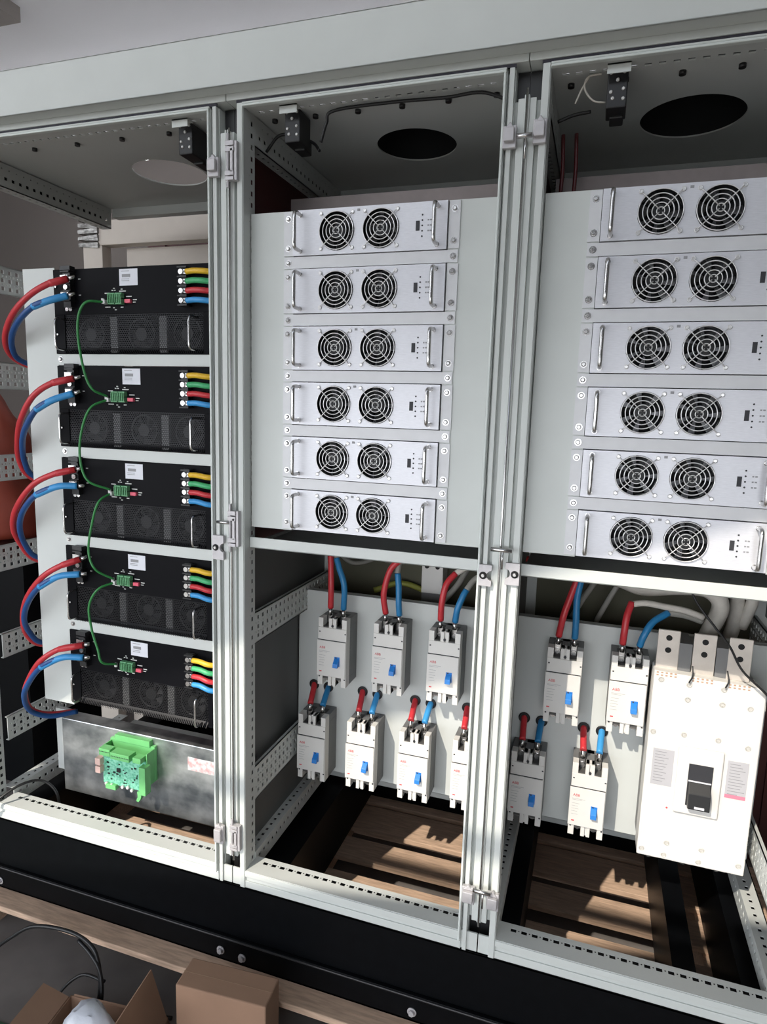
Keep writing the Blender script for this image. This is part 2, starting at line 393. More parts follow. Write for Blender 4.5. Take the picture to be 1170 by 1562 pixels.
# ------------------------------------------------------------------ cabinets
H = 2.352; D = 0.75
def hinge(par, off, x0, z0, z1):
    b = MB(); h = z1-z0
    b.box(x0+.028, x0+.036, -0.018, -0.003, z0, z1)
    b.box(x0+.002, x0+.028, -0.022, -0.003, z1-h*.12, z1); b.box(x0+.002, x0+.028, -0.022, -0.003, z1-h*.27, z1-h*.15)
    b.box(x0+.002, x0+.028, -0.022, -0.003, z0+h*.12, z0+h*.24); b.box(x0+.002, x0+.028, -0.022, -0.003, z0, z0+h*.09)
    b.box(x0+.018, x0+.026, -0.022, -0.012, z0+h*.2, z1-h*.2)
    b.cyl((x0+.008, -0.016, z0-.018), (x0+.008, -0.016, z1+.02), 0.004, 10)
    return b.build('hinge', CAST, par, off=off, bevel=0.0008)
def stop(par, off, x0, x1, z0, z1):
    b = MB().box(x0, x1, -0.014, -0.001, z0, z1).box(x0+.004, x1-.004, -0.026, -0.014, z0+.012, z1-.008)
    b.prism([(x0+.004, z1-.008), (x1-.004, z1-.008), ((x0+x1)/2, z1+.008)], 'y', -0.016, -0.004)
    return b.build('door_stop', CAST, par, off=off, bevel=0.002)
def striker(par, off, x0, x1, z0, z1, side):
    n = 10; cx = x1 if side > 0 else x0; cz = (z0+z1)/2; r = 0.013
    arc = [(cx-side*r*math.cos(-PI/2+PI*k/n), cz+side*r*math.sin(-PI/2+PI*k/n)) for k in range(n+1)]
    if side > 0: poly = [(x1, z0)]+arc+[(x1, z1), (x0, z1), (x0, z0)]
    else: poly = [(x0, z1)]+arc+[(x0, z0), (x1, z0), (x1, z1)]
    o = MB().prism(poly, 'y', -0.012, -0.002).build('lock_striker', CAST, par, off=off, bevel=0.0008)
    sx = x0+.012 if side > 0 else x1-.012
    b = MB().cyl((sx, -0.0125, cz), (sx, -0.0135, cz), 0.010, 18); b.build('screw_recess', HOLE, o)
    b = MB().dome((sx, -0.0135, cz), 0.006, 0.005); b.build('screw', CHROME, o)
    if off:
        for c in o.children:
            for v in c.data.vertices: v.co -= Vector(off)
    return o
def cabinet(x0, x1, label, left_post=True, side_left=None, side_right=None, rails_l=(), rails_r=(), hole=None, back=None, shroud=False, edge_gap=True):
    off = (x0, 0, 0)
    r = empty('cabinet_frame', off, label, 'electrical cabinet', 'grey steel electrical cabinets')
    xl = x0 if left_post else x0-0.035
    # front posts with door rebate profiles
    def bars(side):
        s = 1 if side == 'l' else -1; X = xl if side == 'l' else x1
        pb = MB()
        def vb(a, b_, ya, za, zb, yb=0.060):
            pb.box(X+s*a, X+s*b_, ya, yb, za, zb)
        vb(0.0015, 0.006, -0.002, 0.10, 2.268); vb(0.006, 0.021, 0.002, 0.10, 2.262); vb(0.021, 0.032, 0.018, 0.10, 2.262)
        if side == 'l': vb(0.032, 0.0485, -0.003, 0.0, H-0.022, 0.014)
        else:
            vb(0.032, 0.044, -0.002, 0.0, H-0.022, 0.014); vb(0.044, 0.0485, 0.012, 0.0, H-0.03, 0.016)
        pb.box(X+s*0.0015, X+s*0.034, 0.03, 0.060, 0.10, 2.265); pb.box(X+s*0.030, X+s*0.036, 0.012, 0.060, 0.0, 2.33)
        for za, zb in ((0.001, 0.099), (2.267, 2.335)): MB().box(X+s*0.0005, X+s*0.029, 0.040, 0.055, za, zb).build('notch_shade_block', BLKP, r, off=off)  # dark block added so the notch reads as black shade
        pb.build('front_post', PAINT, r, off=off, bevel=0.0012)
        # perforated inner web of the post
        q = MB(); q.perf((X+s*0.0487, 0.0, 0.0), (0, 0, 2.325), (0, 0.062, 0), (s*0.0015, 0, 0), [(0.046, 0.011, 0.045, 0.030, 0.013), (0.034, 0.003, 0.06, 0.06, 0.004)])
        q.build('post_web', PAINT2, r, off=off)
        MB().box(X+s*0.0370, X+s*0.0385, 0.024, 0.058, 0.0, 2.32).build('post_shade_plate', HOLESHADE, r, off=off)  # dark plate behind the web holes, painting in their shade
        # return of the web (mounting flange) behind
        if not (side == 'l' and not left_post): MB().box(X+s*0.0015, X+s*0.0485, D-0.06, D, 0.0, 2.31).build('rear_post', PAINT2, r, off=off)
    bars('l'); bars('r')
    # gasket lip around the opening
    a, b_ = x0+0.0505, x1-0.0505; lz0, lz1 = 0.062, 2.318; t = 0.006
    lp = MB().box(b_-t, b_, -0.010, 0.002, lz0-0.03, lz1).box(a, b_, -0.010, 0.004, lz1, lz1+t)
    lp.build('gasket_lip', LIP, r, off=off, bevel=0.002)
    # top and bottom members
    tb = MB().box(x0+0.001, x1-0.001, -0.004, 0.06, 2.338, 2.366)
    tb.box(x0+0.05, x1-0.05, -0.008, 0.002, 2.3245, 2.3295).box(x0+0.05, x1-0.05, 0.022, 0.025, 2.325, 2.338)
    tb.build('top_beam', PAINT, r, off=off, bevel=0.0015)
    MB().box(x0+0.03, x1-0.03, -0.001, 0.003, 2.3297, 2.3378).build('door_seal', RUBBER, r, off=off)
    MB().perf((x0+0.05, 0.002, 2.322), (x1-x0-0.10, 0, 0), (0, 0.066, 0), (0, 0, 0.003),
              [(0.044, 0.011, 0.03, 0.030, 0.015), (0.0415, 0.0, 0, 1, 0)][:1]).build('top_beam_web', PAINT2, r, off=off)
    bb = MB().box(xl+0.05, x1-0.05, 0.0, 0.004, 0.0, 0.024).box(xl+0.05, x1-0.05, 0.006, 0.01, 0.024, 0.040).box(xl+0.05, x1-0.05, -0.003, 0.004, 0.040, 0.0575)
    bb.box(x0+0.0015, x1-0.0015, 0.004, 0.010, 0.0, 0.0575)
    bb.build('bottom_beam', PAINT, r, off=off, bevel=0.0012)
    q = MB(); L = x1-x0-0.10
    q.perf((x0+0.05, 0.0, 0.0575), (L, 0, 0), (0, 0.075, 0), (0, 0, 0.002), [(0.052, 0.013, 0.045, 0.030, 0.016), (0.0585, 0.0, 0, 1, 0)][:1])
    q.build('bottom_beam_web', PAINT2, r, off=off)
    dd = MB()
    for k in range(int(L/0.030)-1): dd.cyl((x0+0.05+0.060-0.0+k*0.030, 0.0525, 0.0594), (x0+0.05+0.060+k*0.030, 0.0525, 0.0598), 0.0022, 8)
    tag(dd.build('pin_hole', HOLE, r, off=off), kind='stuff')
    # roof
    hx, hy, hr = hole
    MB().holed((x0+0.01, 0.062, 2.3265), (x1-x0-0.02, 0, 0), (0, D-0.062, 0), (0, 0, 0.004), hx-x0-0.01, hy-0.062, hr, 56).build('roof_panel', PAINT2, r, off=off)
    rv = MB()
    for k in range(6): rv.cyl((x0+0.09+k*(x1-x0-0.18)/5, 0.105, 2.327), (x0+0.09+k*(x1-x0-0.18)/5, 0.105, 2.318), 0.008, 12)
    tag(rv.build('roof_stud', BLKP, r, off=off), kind='stuff')
    MB().box(x0+0.05, x1-0.05, D-0.05, D-0.01, 2.255 if left_post else 2.292, 2.3255).build('rear_beam', PAINT2, r, off=off)
    MB().box(x0+0.05, x1-0.05, D-0.05, D-0.01, 0.0, 0.04).build('rear_beam', PAINT2, r, off=off)
    if shroud:
        s_ = MB(); n = 40
        s_.cyl((hx, hy, 2.331), (hx, hy, 2.45), hr+0.012, n, cap=False); s_.cyl((hx, hy, 2.45), (hx, hy, 2.455), hr+0.012, n)
        s_.build('fan_shroud', DARK, r, off=off)
    # depth members
    for s, X, nm in ((1, x0, 'l'), (-1, x1, 'r')):
        # top depth beam: vertical web + sloping soffit, both slotted
        q = MB(); q.perf((X+s*0.050, 0.062, 2.245), (0, D-0.12, 0), (0, 0, 0.078), (-s*0.003, 0, 0), [(0.030, 0.011, 0.03, 0.030, 0.013), (0.06, 0.004, 0.045, 0.030, 0.005)])
        q.perf((X+s*0.050, 0.062, 2.245), (0, D-0.12, 0), (-s*0.045, 0, 0.0), (0, 0, 0.003), [(0.022, 0.010, 0.03, 0.030, 0.013)])
        MB().box(X+s*0.018, X+s*0.022, 0.064, D-0.062, 2.252, 2.322).box(X+s*0.018, X+s*0.044, 0.064, D-0.062, 2.268, 2.271).build('rail_shade_plate', HOLESHADE, r, off=off)  # dark plates painting in the shade inside the rail slots
        q.build('roof_rail', PAINT2, r, off=off)
        q = MB(); q.perf((X+s*0.052, 0.062, 0.02), (0, D-0.12, 0), (0, 0, 0.06), (-s*0.003, 0, 0), [(0.035, 0.012, 0.03, 0.030, 0.013), (0.012, 0.004, 0.045, 0.030, 0.005)])
        q.perf((X+s*0.006, 0.062, 0.08), (0, D-0.12, 0), (s*0.046, 0, 0), (0, 0, 0.003), [(0.024, 0.010, 0.03, 0.030, 0.013)])
        q.build('floor_rail', PAINT2, r, off=off)
    rows = [(z, 0.013, 0.030, 0.030, 0.013) for z in (0.018, 0.045, 0.072)]+[(z, 0.005, 0.015, 0.015, 0.0045) for z in (0.0315, 0.0585)]
    for s, X, lst in ((1, x0, rails_l), (-1, x1, rails_r)):
        for z, hh, y1 in lst:
            k = hh/0.09
            q = MB(); q.perf((X+s*0.050, 0.055, z), (0, y1-0.055, 0), (0, 0, hh), (-s*0.003, 0, 0), [(a_*k, b2, c_, d_, e_) for a_, b2, c_, d_, e_ in rows])
            q.box(X+s*0.050, X+s*0.038, 0.055, y1, z, z+0.003).box(X+s*0.050, X+s*0.038, 0.055, y1, z+hh-0.003, z+hh)
            q.build('perforated_rail', PAINT2, r, off=off)
    if side_left: MB().box(x0+0.010, x0+0.014, 0.061, D-0.01, *side_left).build('side_panel', PANELD, r, off=off)
    if side_left: MB().box(x0+0.010, x0+0.014, 0.061, D-0.01, side_left[1]+0.002, 2.243).build('upper_side_panel', REDW, r, off=off)
    if side_right: MB().box(x1-0.014, x1-0.010, 0.061, D-0.01, *side_right).build('side_panel', PANELD, r, off=off)
    if back: MB().box(x0+0.01, x1-0.01, D, D+0.004, *back).build('back_panel', PANELD, r, off=off)
    return r, off

RZ = (0.278, 0.598, 0.920, 1.243, 1.565, 1.890)
ca, oa = cabinet(-1.025, 0.0, 'leftmost open cabinet, holding the black units', rails_l=[(z, 0.092, D-0.07) for z in RZ], hole=(-0.47, 0.40, 0.125), left_post=False)
cb, ob = cabinet(0.0, 0.8, 'middle open cabinet, between the two silver door mullions', side_left=(0.0, 1.11), rails_l=[(0.80, 0.10, 0.70), (0.27, 0.115, 0.44), ], hole=(0.43, 0.37, 0.120), side_right=(0.0, 2.3), shroud=True, back=(1.11, 2.0))
cc, oc = cabinet(0.8, 1.6, 'rightmost open cabinet, holding the largest breaker', side_left=(0.0, 1.11), hole=(1.19, 0.365, 0.130), rails_r=[(0.23, 0.10, 0.70), (0.80, 0.10, 0.70)], side_right=(0.9, 2.3), shroud=True, back=(1.11, 2.3))
for z0, z1 in ((2.133, 2.232), (1.122, 1.228), (0.136, 0.222)): hinge(cb, ob, 0.004, z0, z1)
stop(ca, oa, -0.052, -0.019, 2.148, 2.198); stop(ca, oa, -0.054, -0.022, 0.142, 0.205); striker(ca, oa, -0.052, -0.014, 1.076, 1.150, 1)
MB().cyl((-0.03, -0.018, 1.192), (0.012, -0.018, 1.192), 0.005, 12).build('hinge_pin', CHROME, cb, off=ob)
stop(cb, ob, 0.749, 0.781, 2.150, 2.200); stop(cb, ob, 0.750, 0.786, 0.160, 0.212); striker(cb, ob, 0.748, 0.782, 1.086, 1.143, 1)
stop(cc, oc, 0.819, 0.850, 2.155, 2.208); stop(cc, oc, 0.820, 0.854, 0.158, 0.210); striker(cc, oc, 0.816, 0.853, 1.096, 1.154, -1)
for x0_, x1_, z in ((0.783, 0.819, 2.171), (0.778, 0.832, 1.188), (0.782, 0.832, 0.214)):
    b = MB().cyl((x0_, -0.022, z), (x1_, -0.022, z), 0.006, 14); b.cyl(((x0_+x1_)/2+.003, -0.021, z), ((x0_+x1_)/2+.003, -0.021, z-0.05), 0.0028, 8)
    b.build('latch_pin', CHROME, cb, off=ob)
b = MB().cyl((0.8, -0.004, 0.09), (0.8, -0.004, 2.28), 0.003, 10)
b.build('latch_rod', CHROME, cb, off=ob)
MB().cyl((0.010, -0.004, 0.09), (0.010, -0.004, 2.27), 0.0028, 10).build('hinge_rod', CHROME, cb, off=ob)

# shelves with a folded front lip
def shelf(par, off, x0, x1):
    b = MB().box(x0, x1, 0.028, 0.034, 1.113, 1.146).box(x0, x1, 0.028, 0.46, 1.113, 1.117)
    b.build('shelf', PAINT, par, off=off, bevel=0.0015)
shelf(cb, ob, 0.0515, 0.7485); shelf(cc, oc, 0.8515, 1.5485)
MB().box(0.02, 0.78, 0.50, 0.52, 1.02, 1.105).build('cross_bar', PAINT2, cb, off=ob)
for par, off, x in ((cb, ob, 0.0), (cc, oc, 0.8)):
    MB().box(x+0.055, x+0.745, 0.28, 0.30, 2.10, 2.170).build('cross_bar', COPPD, par, off=off)

# header fascia
ho = (0.3, -0.05, 2.353)
hd = empty('header_fascia', ho, 'long pale header panel running across the tops of the cabinets', 'header panel')
b = MB().box(-1.25, 1.85, -0.05, -0.046, 2.3535, 2.477).box(-1.25, 1.85, -0.05, 0.01, 2.473, 2.477).box(-1.25, 1.85, -0.05, -0.006, 2.3535, 2.357).box(-1.25, 1.85, -0.012, -0.006, 2.357, 2.473)
b.build('fascia', PAINT, hd, off=ho, bevel=0.0015)

# ------------------------------------------------------------------ mounting plates round the modules
def mount(x, par, off):
    b = MB().box(x+0.052, x+0.184, 0.038, 0.041, 1.176, 2.060).box(x+0.616, x+0.748, 0.038, 0.041, 1.176, 2.060)
    b.box(x+0.052, x+0.056, 0.041, 0.42, 1.176, 2.06).box(x+0.052, x+0.748, 0.30, 0.42, 2.056, 2.06)
    b.build('mounting_plate', PAINT, par, off=off, bevel=0.001)
mount(0.0, cb, ob); mount(0.8, cc, oc)
b = MB().box(-0.775, -0.647, 0.040, 0.044, 0.485, 1.943).box(-0.775, -0.771, 0.044, 0.50, 0.485, 1.943)
b.build('mounting_plate', PAINT, ca, off=oa, bevel=0.001)

# ------------------------------------------------------------------ fan modules
FW, FH = 0.429, 0.117
def make_module():
    r = empty('fan_module', (0, 0, 0), 'x', 'power module')
    # face plate with two round fan openings
    f = MB(); y0, t = 0.0, 0.003; cz = 0.0595; c1, c2, R = 0.128, 0.252, 0.0505; hw = 0.062
    f.box(0, c1-hw, y0, t, 0, FH).box(c2+hw, FW, y0, t, 0, FH)
    f.holed((c1-hw, y0, 0), (2*hw, 0, 0), (0, 0, FH), (0, t, 0), hw, cz, R)
    f.holed((c2-hw, y0, 0), (2*hw, 0, 0), (0, 0, FH), (0, t, 0), hw, cz, R)
    f.box(0, 0.003, t, 0.35, 0, FH).box(FW-0.003, FW, t, 0.35, 0, FH).box(0, FW, t, 0.35, 0, 0.003).box(0, FW, t, 0.35, FH-0.003, FH).box(0, FW, 0.08, 0.083, 0, FH)
    f.build('face_plate', ALU, r)
    for x0, x1 in ((-0.029, -0.0015), (FW+0.004, FW+0.032)):
        e = MB().box(x0, x1, 0.004, 0.0075, 0.001, FH-0.001); eo = e.build('rack_ear', ALUP, r)
        cx = (x0+x1)/2
        for z in (0.020, FH-0.020):
            MB().cyl((cx, 0.004, z), (cx, 0.0032, z), 0.0085, 18).build('washer', CHROME, eo)
            b = MB().dome((cx, 0.0032, z), 0.006, 0.005); b.build('screw', CHROME, eo)
    for xb, s in ((0.022, 1), (FW-0.025, -1)):
        h = MB(); yy = -0.038; xo = xb-s*0.002
        h.tube([(xb, 0.0, 0.012), (xb, -0.022, 0.012), (xb, -0.034, 0.0145), (xb, yy, 0.024), (xb, yy, 0.05), (xb, yy, FH-0.05), (xb, yy, FH-0.024), (xb, -0.034, FH-0.0145), (xb, -0.022, FH-0.012), (xb, 0.0, FH-0.012)], 0.0053, 12, 5)
        for z in (0.012, FH-0.012): h.cyl((xb, 0.0, z), (xb, -0.002, z), 0.0065, 14)
        h.build('handle', CHROME, r)
    for cx in (c1, c2):
        # grille
        g = MB(); gy = -0.004
        for rr in (0.0085, 0.0185, 0.0285, 0.0385, 0.0485): g.ring((cx, gy, cz), rr, 0.00135)
        for a in (45, 135, 225, 315):
            c, s = math.cos(math.radians(a)), math.sin(math.radians(a))
            g.tube([(cx+c*0.004, gy-0.0015, cz+s*0.004), (cx+c*0.052, gy-0.0015, cz+s*0.052), (cx+c*0.060, -0.002, cz+s*0.060)], 0.0013, 6, 3)
            g.ring((cx+c*0.0635, -0.002, cz+s*0.0635), 0.0042, 0.0013, 14)
            g.cyl((cx+c*0.0635, 0.0, cz+s*0.0635), (cx+c*0.0635, -0.003, cz+s*0.0635), 0.003, 10)
        g.build('fan_grille', WIRE, r)
        fn = MB(); fn.cyl((cx, 0.0035, cz), (cx, 0.040, cz), 0.0525, 36, cap=False); fn.cyl((cx, 0.012, cz), (cx, 0.035, cz), 0.019, 24)
        for k in range(7):
            a0 = 2*PI*k/7
            P = lambda rr, a, y: (cx+rr*math.cos(a), y, cz+rr*math.sin(a))
            fn.quad(P(0.018, a0, 0.014), P(0.050, a0+0.15, 0.014), P(0.050, a0+0.75, 0.032), P(0.018, a0+0.7, 0.032))
        fn.build('fan', BLKP, r)
    pm = MB()
    px = 0.347
    pm.box(px, px+0.010, -0.0012, 0.0, cz-0.012, cz+0.012)
    for dz in (-0.026, -0.013, 0, 0.013, 0.026): pm.cyl((px+0.017, 0, cz+dz), (px+0.017, -0.001, cz+dz), 0.0022, 10)
    pm.build('port', PRINTD, r)
    pm = MB()
    for dz in (-0.013, 0, 0.013):
        pm.box(px+0.031, px+0.035, -0.0006, 0, cz+dz-0.0018, cz+dz+0.0018).box(px+0.037, px+0.042, -0.0006, 0, cz+dz-0.0018, cz+dz+0.0018)
    pm.box(0.186, 0.194, -0.0006, 0, FH-0.012, FH-0.006)
    pm.build('printed_mark', PRINTG, r)
    return r
def make_blank():
    r = empty('blanking_panel', (0, 0, 0), 'x', 'blanking panel')
    MB().box(-0.028, FW+0.030, 0.004, 0.007, 0.0024, 0.0328).build('panel', ALUP, r)
    for cx in (-0.0145, FW+0.018):
        b = MB().cyl((cx, 0.004, 0.0175), (cx, 0.0032, 0.0175), 0.0085, 18).dome((cx, 0.0032, 0.0175), 0.006, 0.005); b.build('screw', CHROME, r)
    return r
ORD = ['topmost', 'second from top', 'third from top', 'fourth from top', 'fifth from top', 'lowest']
pm0, bl0 = make_module(), make_blank()
used = 0
for ci, (X, cn) in enumerate(((0.1852, 'middle'), (0.9852, 'right'))):
    for k in range(6):
        o = pm0 if used == 0 else copy_tree(pm0); used += 1
        o.location = (X, 0.030, 2.0583-k*0.1521-FH)
        tag(o, 'silver twin-fan power module, %s in the %s cabinet' % (ORD[k], cn), 'power module', 'twin-fan modules in the %s cabinet' % cn)
n = 0
for ci, (X, cn) in enumerate(((0.1852, 'middle'), (0.9852, 'right'))):
    for k in range(5):
        o = bl0 if n == 0 else copy_tree(bl0); n += 1
        o.location = (X, 0.030, 2.0583-k*0.1521-FH-0.0350)
        tag(o, 'narrow aluminium filler strip below the %s silver fan module of the %s cabinet' % (ORD[k], cn), 'blanking panel', 'filler strips in the %s cabinet' % cn)

# ------------------------------------------------------------------ black units in the left cabinet
UW, UH = 0.588, 0.2565
def make_unit():
    r = empty('converter_unit', (0, 0, 0), 'x', 'converter unit')
    zs = 0.120
    b = MB().box(0, UW, 0.0, 0.003, zs, UH).box(0, UW, 0.003, 0.42, UH-0.003, UH).box(0, 0.003, 0.003, 0.42, 0, UH).box(UW-0.003, UW, 0.003, 0.42, 0, UH).box(0, UW, 0.003, 0.42, 0, 0.003).box(0, UW, 0.417, 0.42, 0, UH).box(0.003, UW-0.003, 0.003, 0.42, zs, zs+0.002)
    b.box(0, 0.038, 0.0, 0.003, 0, zs).box(UW-0.045, UW, 0.0, 0.003, 0, zs)
    b.build('housing', BLKU, r, bevel=0.0006)
    g = MB(); g.quad((0.038, 0.003, 0.018), (UW-0.045, 0.003, 0.018), (UW-0.045, 0.003, zs), (0.038, 0.003, zs))
    g.quad((0.038, -0.010, 0.002), (UW-0.045, -0.010, 0.002), (UW-0.045, 0.003, 0.018), (0.038, 0.003, 0.018))
    g.build('perforated_grille', PERF, r)
    for cx in (0.115, 0.305, 0.470):
        f = MB(); f.ring((cx, 0.030, 0.062), 0.047, 0.003, 30); f.cyl((cx, 0.026, 0.062), (cx, 0.050, 0.062), 0.020, 20)
        for k in range(7):
            a0 = 2*PI*k/7; P = lambda rr, a, y: (cx+rr*math.cos(a), y, 0.062+rr*math.sin(a))
            f.quad(P(0.018, a0, 0.030), P(0.045, a0+0.15, 0.030), P(0.045, a0+0.75, 0.046), P(0.018, a0+0.7, 0.046))
        f.build('fan', BLKP, r)
    for cx in (0.215, 0.395):
        MB().box(cx-0.013, cx+0.013, 0.012, 0.020, 0.006, 0.112).build('fan_bracket', BRKS, r)
    for xb in (0.036, UW-0.068):
        h = MB().tube([(xb, 0, 0.012), (xb, -0.022, 0.012), (xb, -0.034, 0.015), (xb, -0.038, 0.026), (xb, -0.038, 0.05), (xb, -0.038, 0.07), (xb, -0.038, 0.092), (xb, -0.034, 0.103), (xb, -0.022, 0.106), (xb, 0, 0.106)], 0.0034, 10, 5)
        h.build('handle', CHROME, r)
    # label
    lb = MB().box(0.252, 0.318, -0.0008, 0, 0.202, 0.250).build('rating_label', LABEL, r)
    q = MB().box(0.262, 0.292, -0.0014, -0.0008, 0.226, 0.235)
    q.build('barcode', PRINTG, lb)
    q = MB()
    for z in (0.243, 0.220, 0.215): q.box(0.260, 0.288, -0.0014, -0.0008, z, z+0.0016)
    q.build('printed_line', PRINTG, lb)
    # left terminal block with three studs
    tb = MB().box(0.055, 0.082, -0.018, 0, 0.140, UH-0.004).box(0.048, 0.086, -0.022, 0, 0.250, 0.262)
    for z in (0.245, 0.211, 0.186, 0.160): tb.box(0.052, 0.085, -0.026, -0.0, z-0.002, z+0.002)
    t_ = tb.build('dc_terminal_block', BLKP, r)
    for z in (0.228, 0.199, 0.176):
        st = MB().cyl((0.070, -0.018, z), (0.070, -0.026, z), 0.0075, 12)
        if z != 0.199: st.box(0.050, 0.078, -0.024, -0.020, z-0.007, z+0.007)
        st.build('stud', CHROME, t_)
    each('screw', CHROME, r, [MB().cyl((x, 0, 0.136), (x, -0.004, 0.136), 0.006, 12) for x in (0.052, 0.066)])
    # right terminal block with four studs
    tb = MB().box(0.478, 0.500, -0.018, 0, 0.138, UH-0.010)
    for z in (0.243, 0.2165, 0.190, 0.1635, 0.137): tb.box(0.474, 0.505, -0.026, 0, z-0.002, z+0.002)
    t_ = tb.build('ac_terminal_block', BLKP, r)
    each('stud', CHROME, t_, [MB().cyl((0.487, -0.018, z), (0.487, -0.028, z), 0.0075, 12).box(0.480, 0.506, -0.0235, -0.020, z-0.006, z+0.006) for z in (0.230, 0.2035, 0.177, 0.150)])
    # small green connectors, red switch
    cn = MB()
    for cx, cz in ((0.229, 0.172), (0.256, 0.172), (0.229, 0.154), (0.256, 0.154)): cn.box(cx-0.012, cx+0.012, -0.014, 0, cz-0.0075, cz+0.0075)
    for k in range(8): cn.box(0.219+k*0.0066, 0.222+k*0.0066, -0.018, -0.014, 0.150, 0.176)
    cn.build('signal_connector', GRNT, r, bevel=0.001)
    MB().box(0.275, 0.296, -0.010, 0, 0.150, 0.161).build('dip_switch', REDT, r, bevel=0.001)
    rj = MB().box(0.186, 0.196, -0.006, 0, 0.152, 0.166).build('comm_port', PRINTW, r, bevel=0.001)
    pt = MB()
    for x, z, w_ in ((0.196, 0.181, 0.018), (0.196, 0.140, 0.020), (0.222, 0.189, 0.006), (0.231, 0.189, 0.006), (0.228, 0.195, 0.006), (0.250, 0.186, 0.024), (0.256, 0.192, 0.006),
                     (0.275, 0.170, 0.020), (0.299, 0.160, 0.014), (0.299, 0.153, 0.010), (0.226, 0.138, 0.006), (0.232, 0.132, 0.007), (0.254, 0.139, 0.010), (0.098, 0.226, 0.008), (0.098, 0.178, 0.008)):
        pt.box(x, x+w_, -0.0008, 0, z-0.0014, z+0.0014)
    pt.build('printed_text', PRINTW, r)
    # rack screws
    each('screw', CHROME, r, [MB().dome((0.010, 0.0, z), 0.0045, 0.004) for z in (0.060, 0.205)])
    return r
u0 = make_unit()
UO = ['topmost', 'second', 'third', 'fourth', 'lowest']
ULAB = ['topmost black rack unit in the left cabinet, red and blue cables at its left end', 'black rack unit, second from top of the left cabinet', 'black rack unit, third from top of the left cabinet',
        'black rack unit, fourth from top of the left cabinet', 'lowest black rack unit, sunlit perforated grille above the metal box']
UZ = []
for k in range(5):
    o = u0 if k == 0 else copy_tree(u0)
    z = 1.935-k*0.2935-UH; UZ.append(z); o.location = (-0.6467, 0.034, z)
    tag(o, ULAB[k], 'rack unit', 'black rack units in the left cabinet')
for k in range(4):
    z = UZ[k]-0.0362; o = empty('blanking_panel', (-0.6467, 0.036, z), 'pale filler strip between the %s and %s black rack units' % (UO[k], UO[k+1]), 'blanking panel', 'pale strips between the black units')
    MB().box(0, UW, 0, 0.003, 0.001, 0.0352).build('panel', PAINT, o)
    b = MB(); b.cyl((0.014, 0, 0.020), (0.014, -0.0008, 0.020), 0.009, 16); b.dome((0.014, -0.0008, 0.020), 0.006, 0.004); b.build('screw', CHROME, o)

# ------------------------------------------------------------------ cables of the left cabinet
RP = [[(-0.539,-0.02,1.895),(-0.58,-0.05,1.877),(-0.647,-0.06,1.843),(-0.736,-0.04,1.794),(-0.817,0.0,1.736),(-0.876,0.06,1.69),(-0.893,0.12,1.659),(-0.86,0.2,1.63)],
[(-0.533,-0.02,1.6),(-0.586,-0.05,1.584),(-0.655,-0.06,1.541),(-0.729,-0.04,1.468),(-0.79,0,1.402),(-0.855,0.06,1.33),(-0.88,0.12,1.266),(-0.85,0.2,1.22)],
[(-0.541,-0.02,1.318),(-0.59,-0.05,1.305),(-0.674,-0.06,1.264),(-0.769,-0.04,1.18),(-0.832,0,1.103),(-0.868,0.06,1.031),(-0.88,0.12,0.968),(-0.85,0.2,0.93)],
[(-0.538,-0.02,1.028),(-0.581,-0.05,1.011),(-0.654,-0.06,0.966),(-0.743,-0.04,0.884),(-0.812,0,0.795),(-0.868,0.06,0.708),(-0.88,0.12,0.646),(-0.85,0.2,0.62)],
[(-0.54,-0.02,0.738),(-0.611,-0.05,0.724),(-0.687,-0.06,0.671),(-0.764,-0.04,0.581),(-0.823,0,0.507),(-0.868,0.06,0.422),(-0.855,0.12,0.375),(-0.80,0.2,0.36)]]
BP = [[(-0.542,-0.02,1.846),(-0.583,-0.05,1.828),(-0.637,-0.06,1.809),(-0.717,-0.04,1.77),(-0.791,0,1.726),(-0.849,0.06,1.68),(-0.87,0.12,1.657),(-0.84,0.2,1.64)],
[(-0.536,-0.02,1.554),(-0.589,-0.05,1.532),(-0.645,-0.06,1.501),(-0.715,-0.04,1.437),(-0.772,0,1.381),(-0.83,0.06,1.32),(-0.862,0.12,1.268),(-0.83,0.2,1.23)],
[(-0.536,-0.02,1.266),(-0.585,-0.05,1.264),(-0.663,-0.06,1.233),(-0.742,-0.04,1.171),(-0.803,0,1.105),(-0.85,0.06,1.033),(-0.866,0.12,0.975),(-0.83,0.2,0.95)],
[(-0.541,-0.02,0.978),(-0.597,-0.05,0.972),(-0.669,-0.06,0.931),(-0.744,-0.04,0.861),(-0.807,0,0.784),(-0.85,0.06,0.711),(-0.866,0.12,0.654),(-0.83,0.2,0.64)],
[(-0.542,-0.02,0.695),(-0.6,-0.05,0.697),(-0.682,-0.06,0.654),(-0.765,-0.04,0.57),(-0.827,0,0.494),(-0.866,0.06,0.412),(-0.84,0.12,0.369),(-0.79,0.2,0.36)]]
def cable(name, pts, m1, m2, nsl, rad, label, group, lug=None):
    o0 = pts[0]; r = empty(name, o0, label, 'cable', group)
    MB().tube(pts, rad, 12, 7).build('insulation', m1, r, off=o0)
    if nsl: MB().tube(pts[:nsl], rad*1.14, 12, 7).build('sleeve', m2, r, off=o0)
    d = (Vector(pts[0])-Vector(pts[1])).normalized()
    e = Vector(pts[0])+d*(lug or 0.022)
    b = MB().cyl(pts[0], e, rad*0.75, 10, r1=rad*0.6); b.build('lug', CHROME, r, off=o0)
    return r
for k in range(5):
    cable('power_cable', RP[k], REDC, REDC, 2, 0.0093, 'thick red cable looping left from the %s black unit' % UO[k], 'red cables looping left from the black units', 0.022)
    cable('power_cable', BP[k], BLUC, BLUS, 3, 0.0093, 'thick blue cable looping left from the %s black unit' % UO[k], 'blue cables looping left from the black units', 0.022)
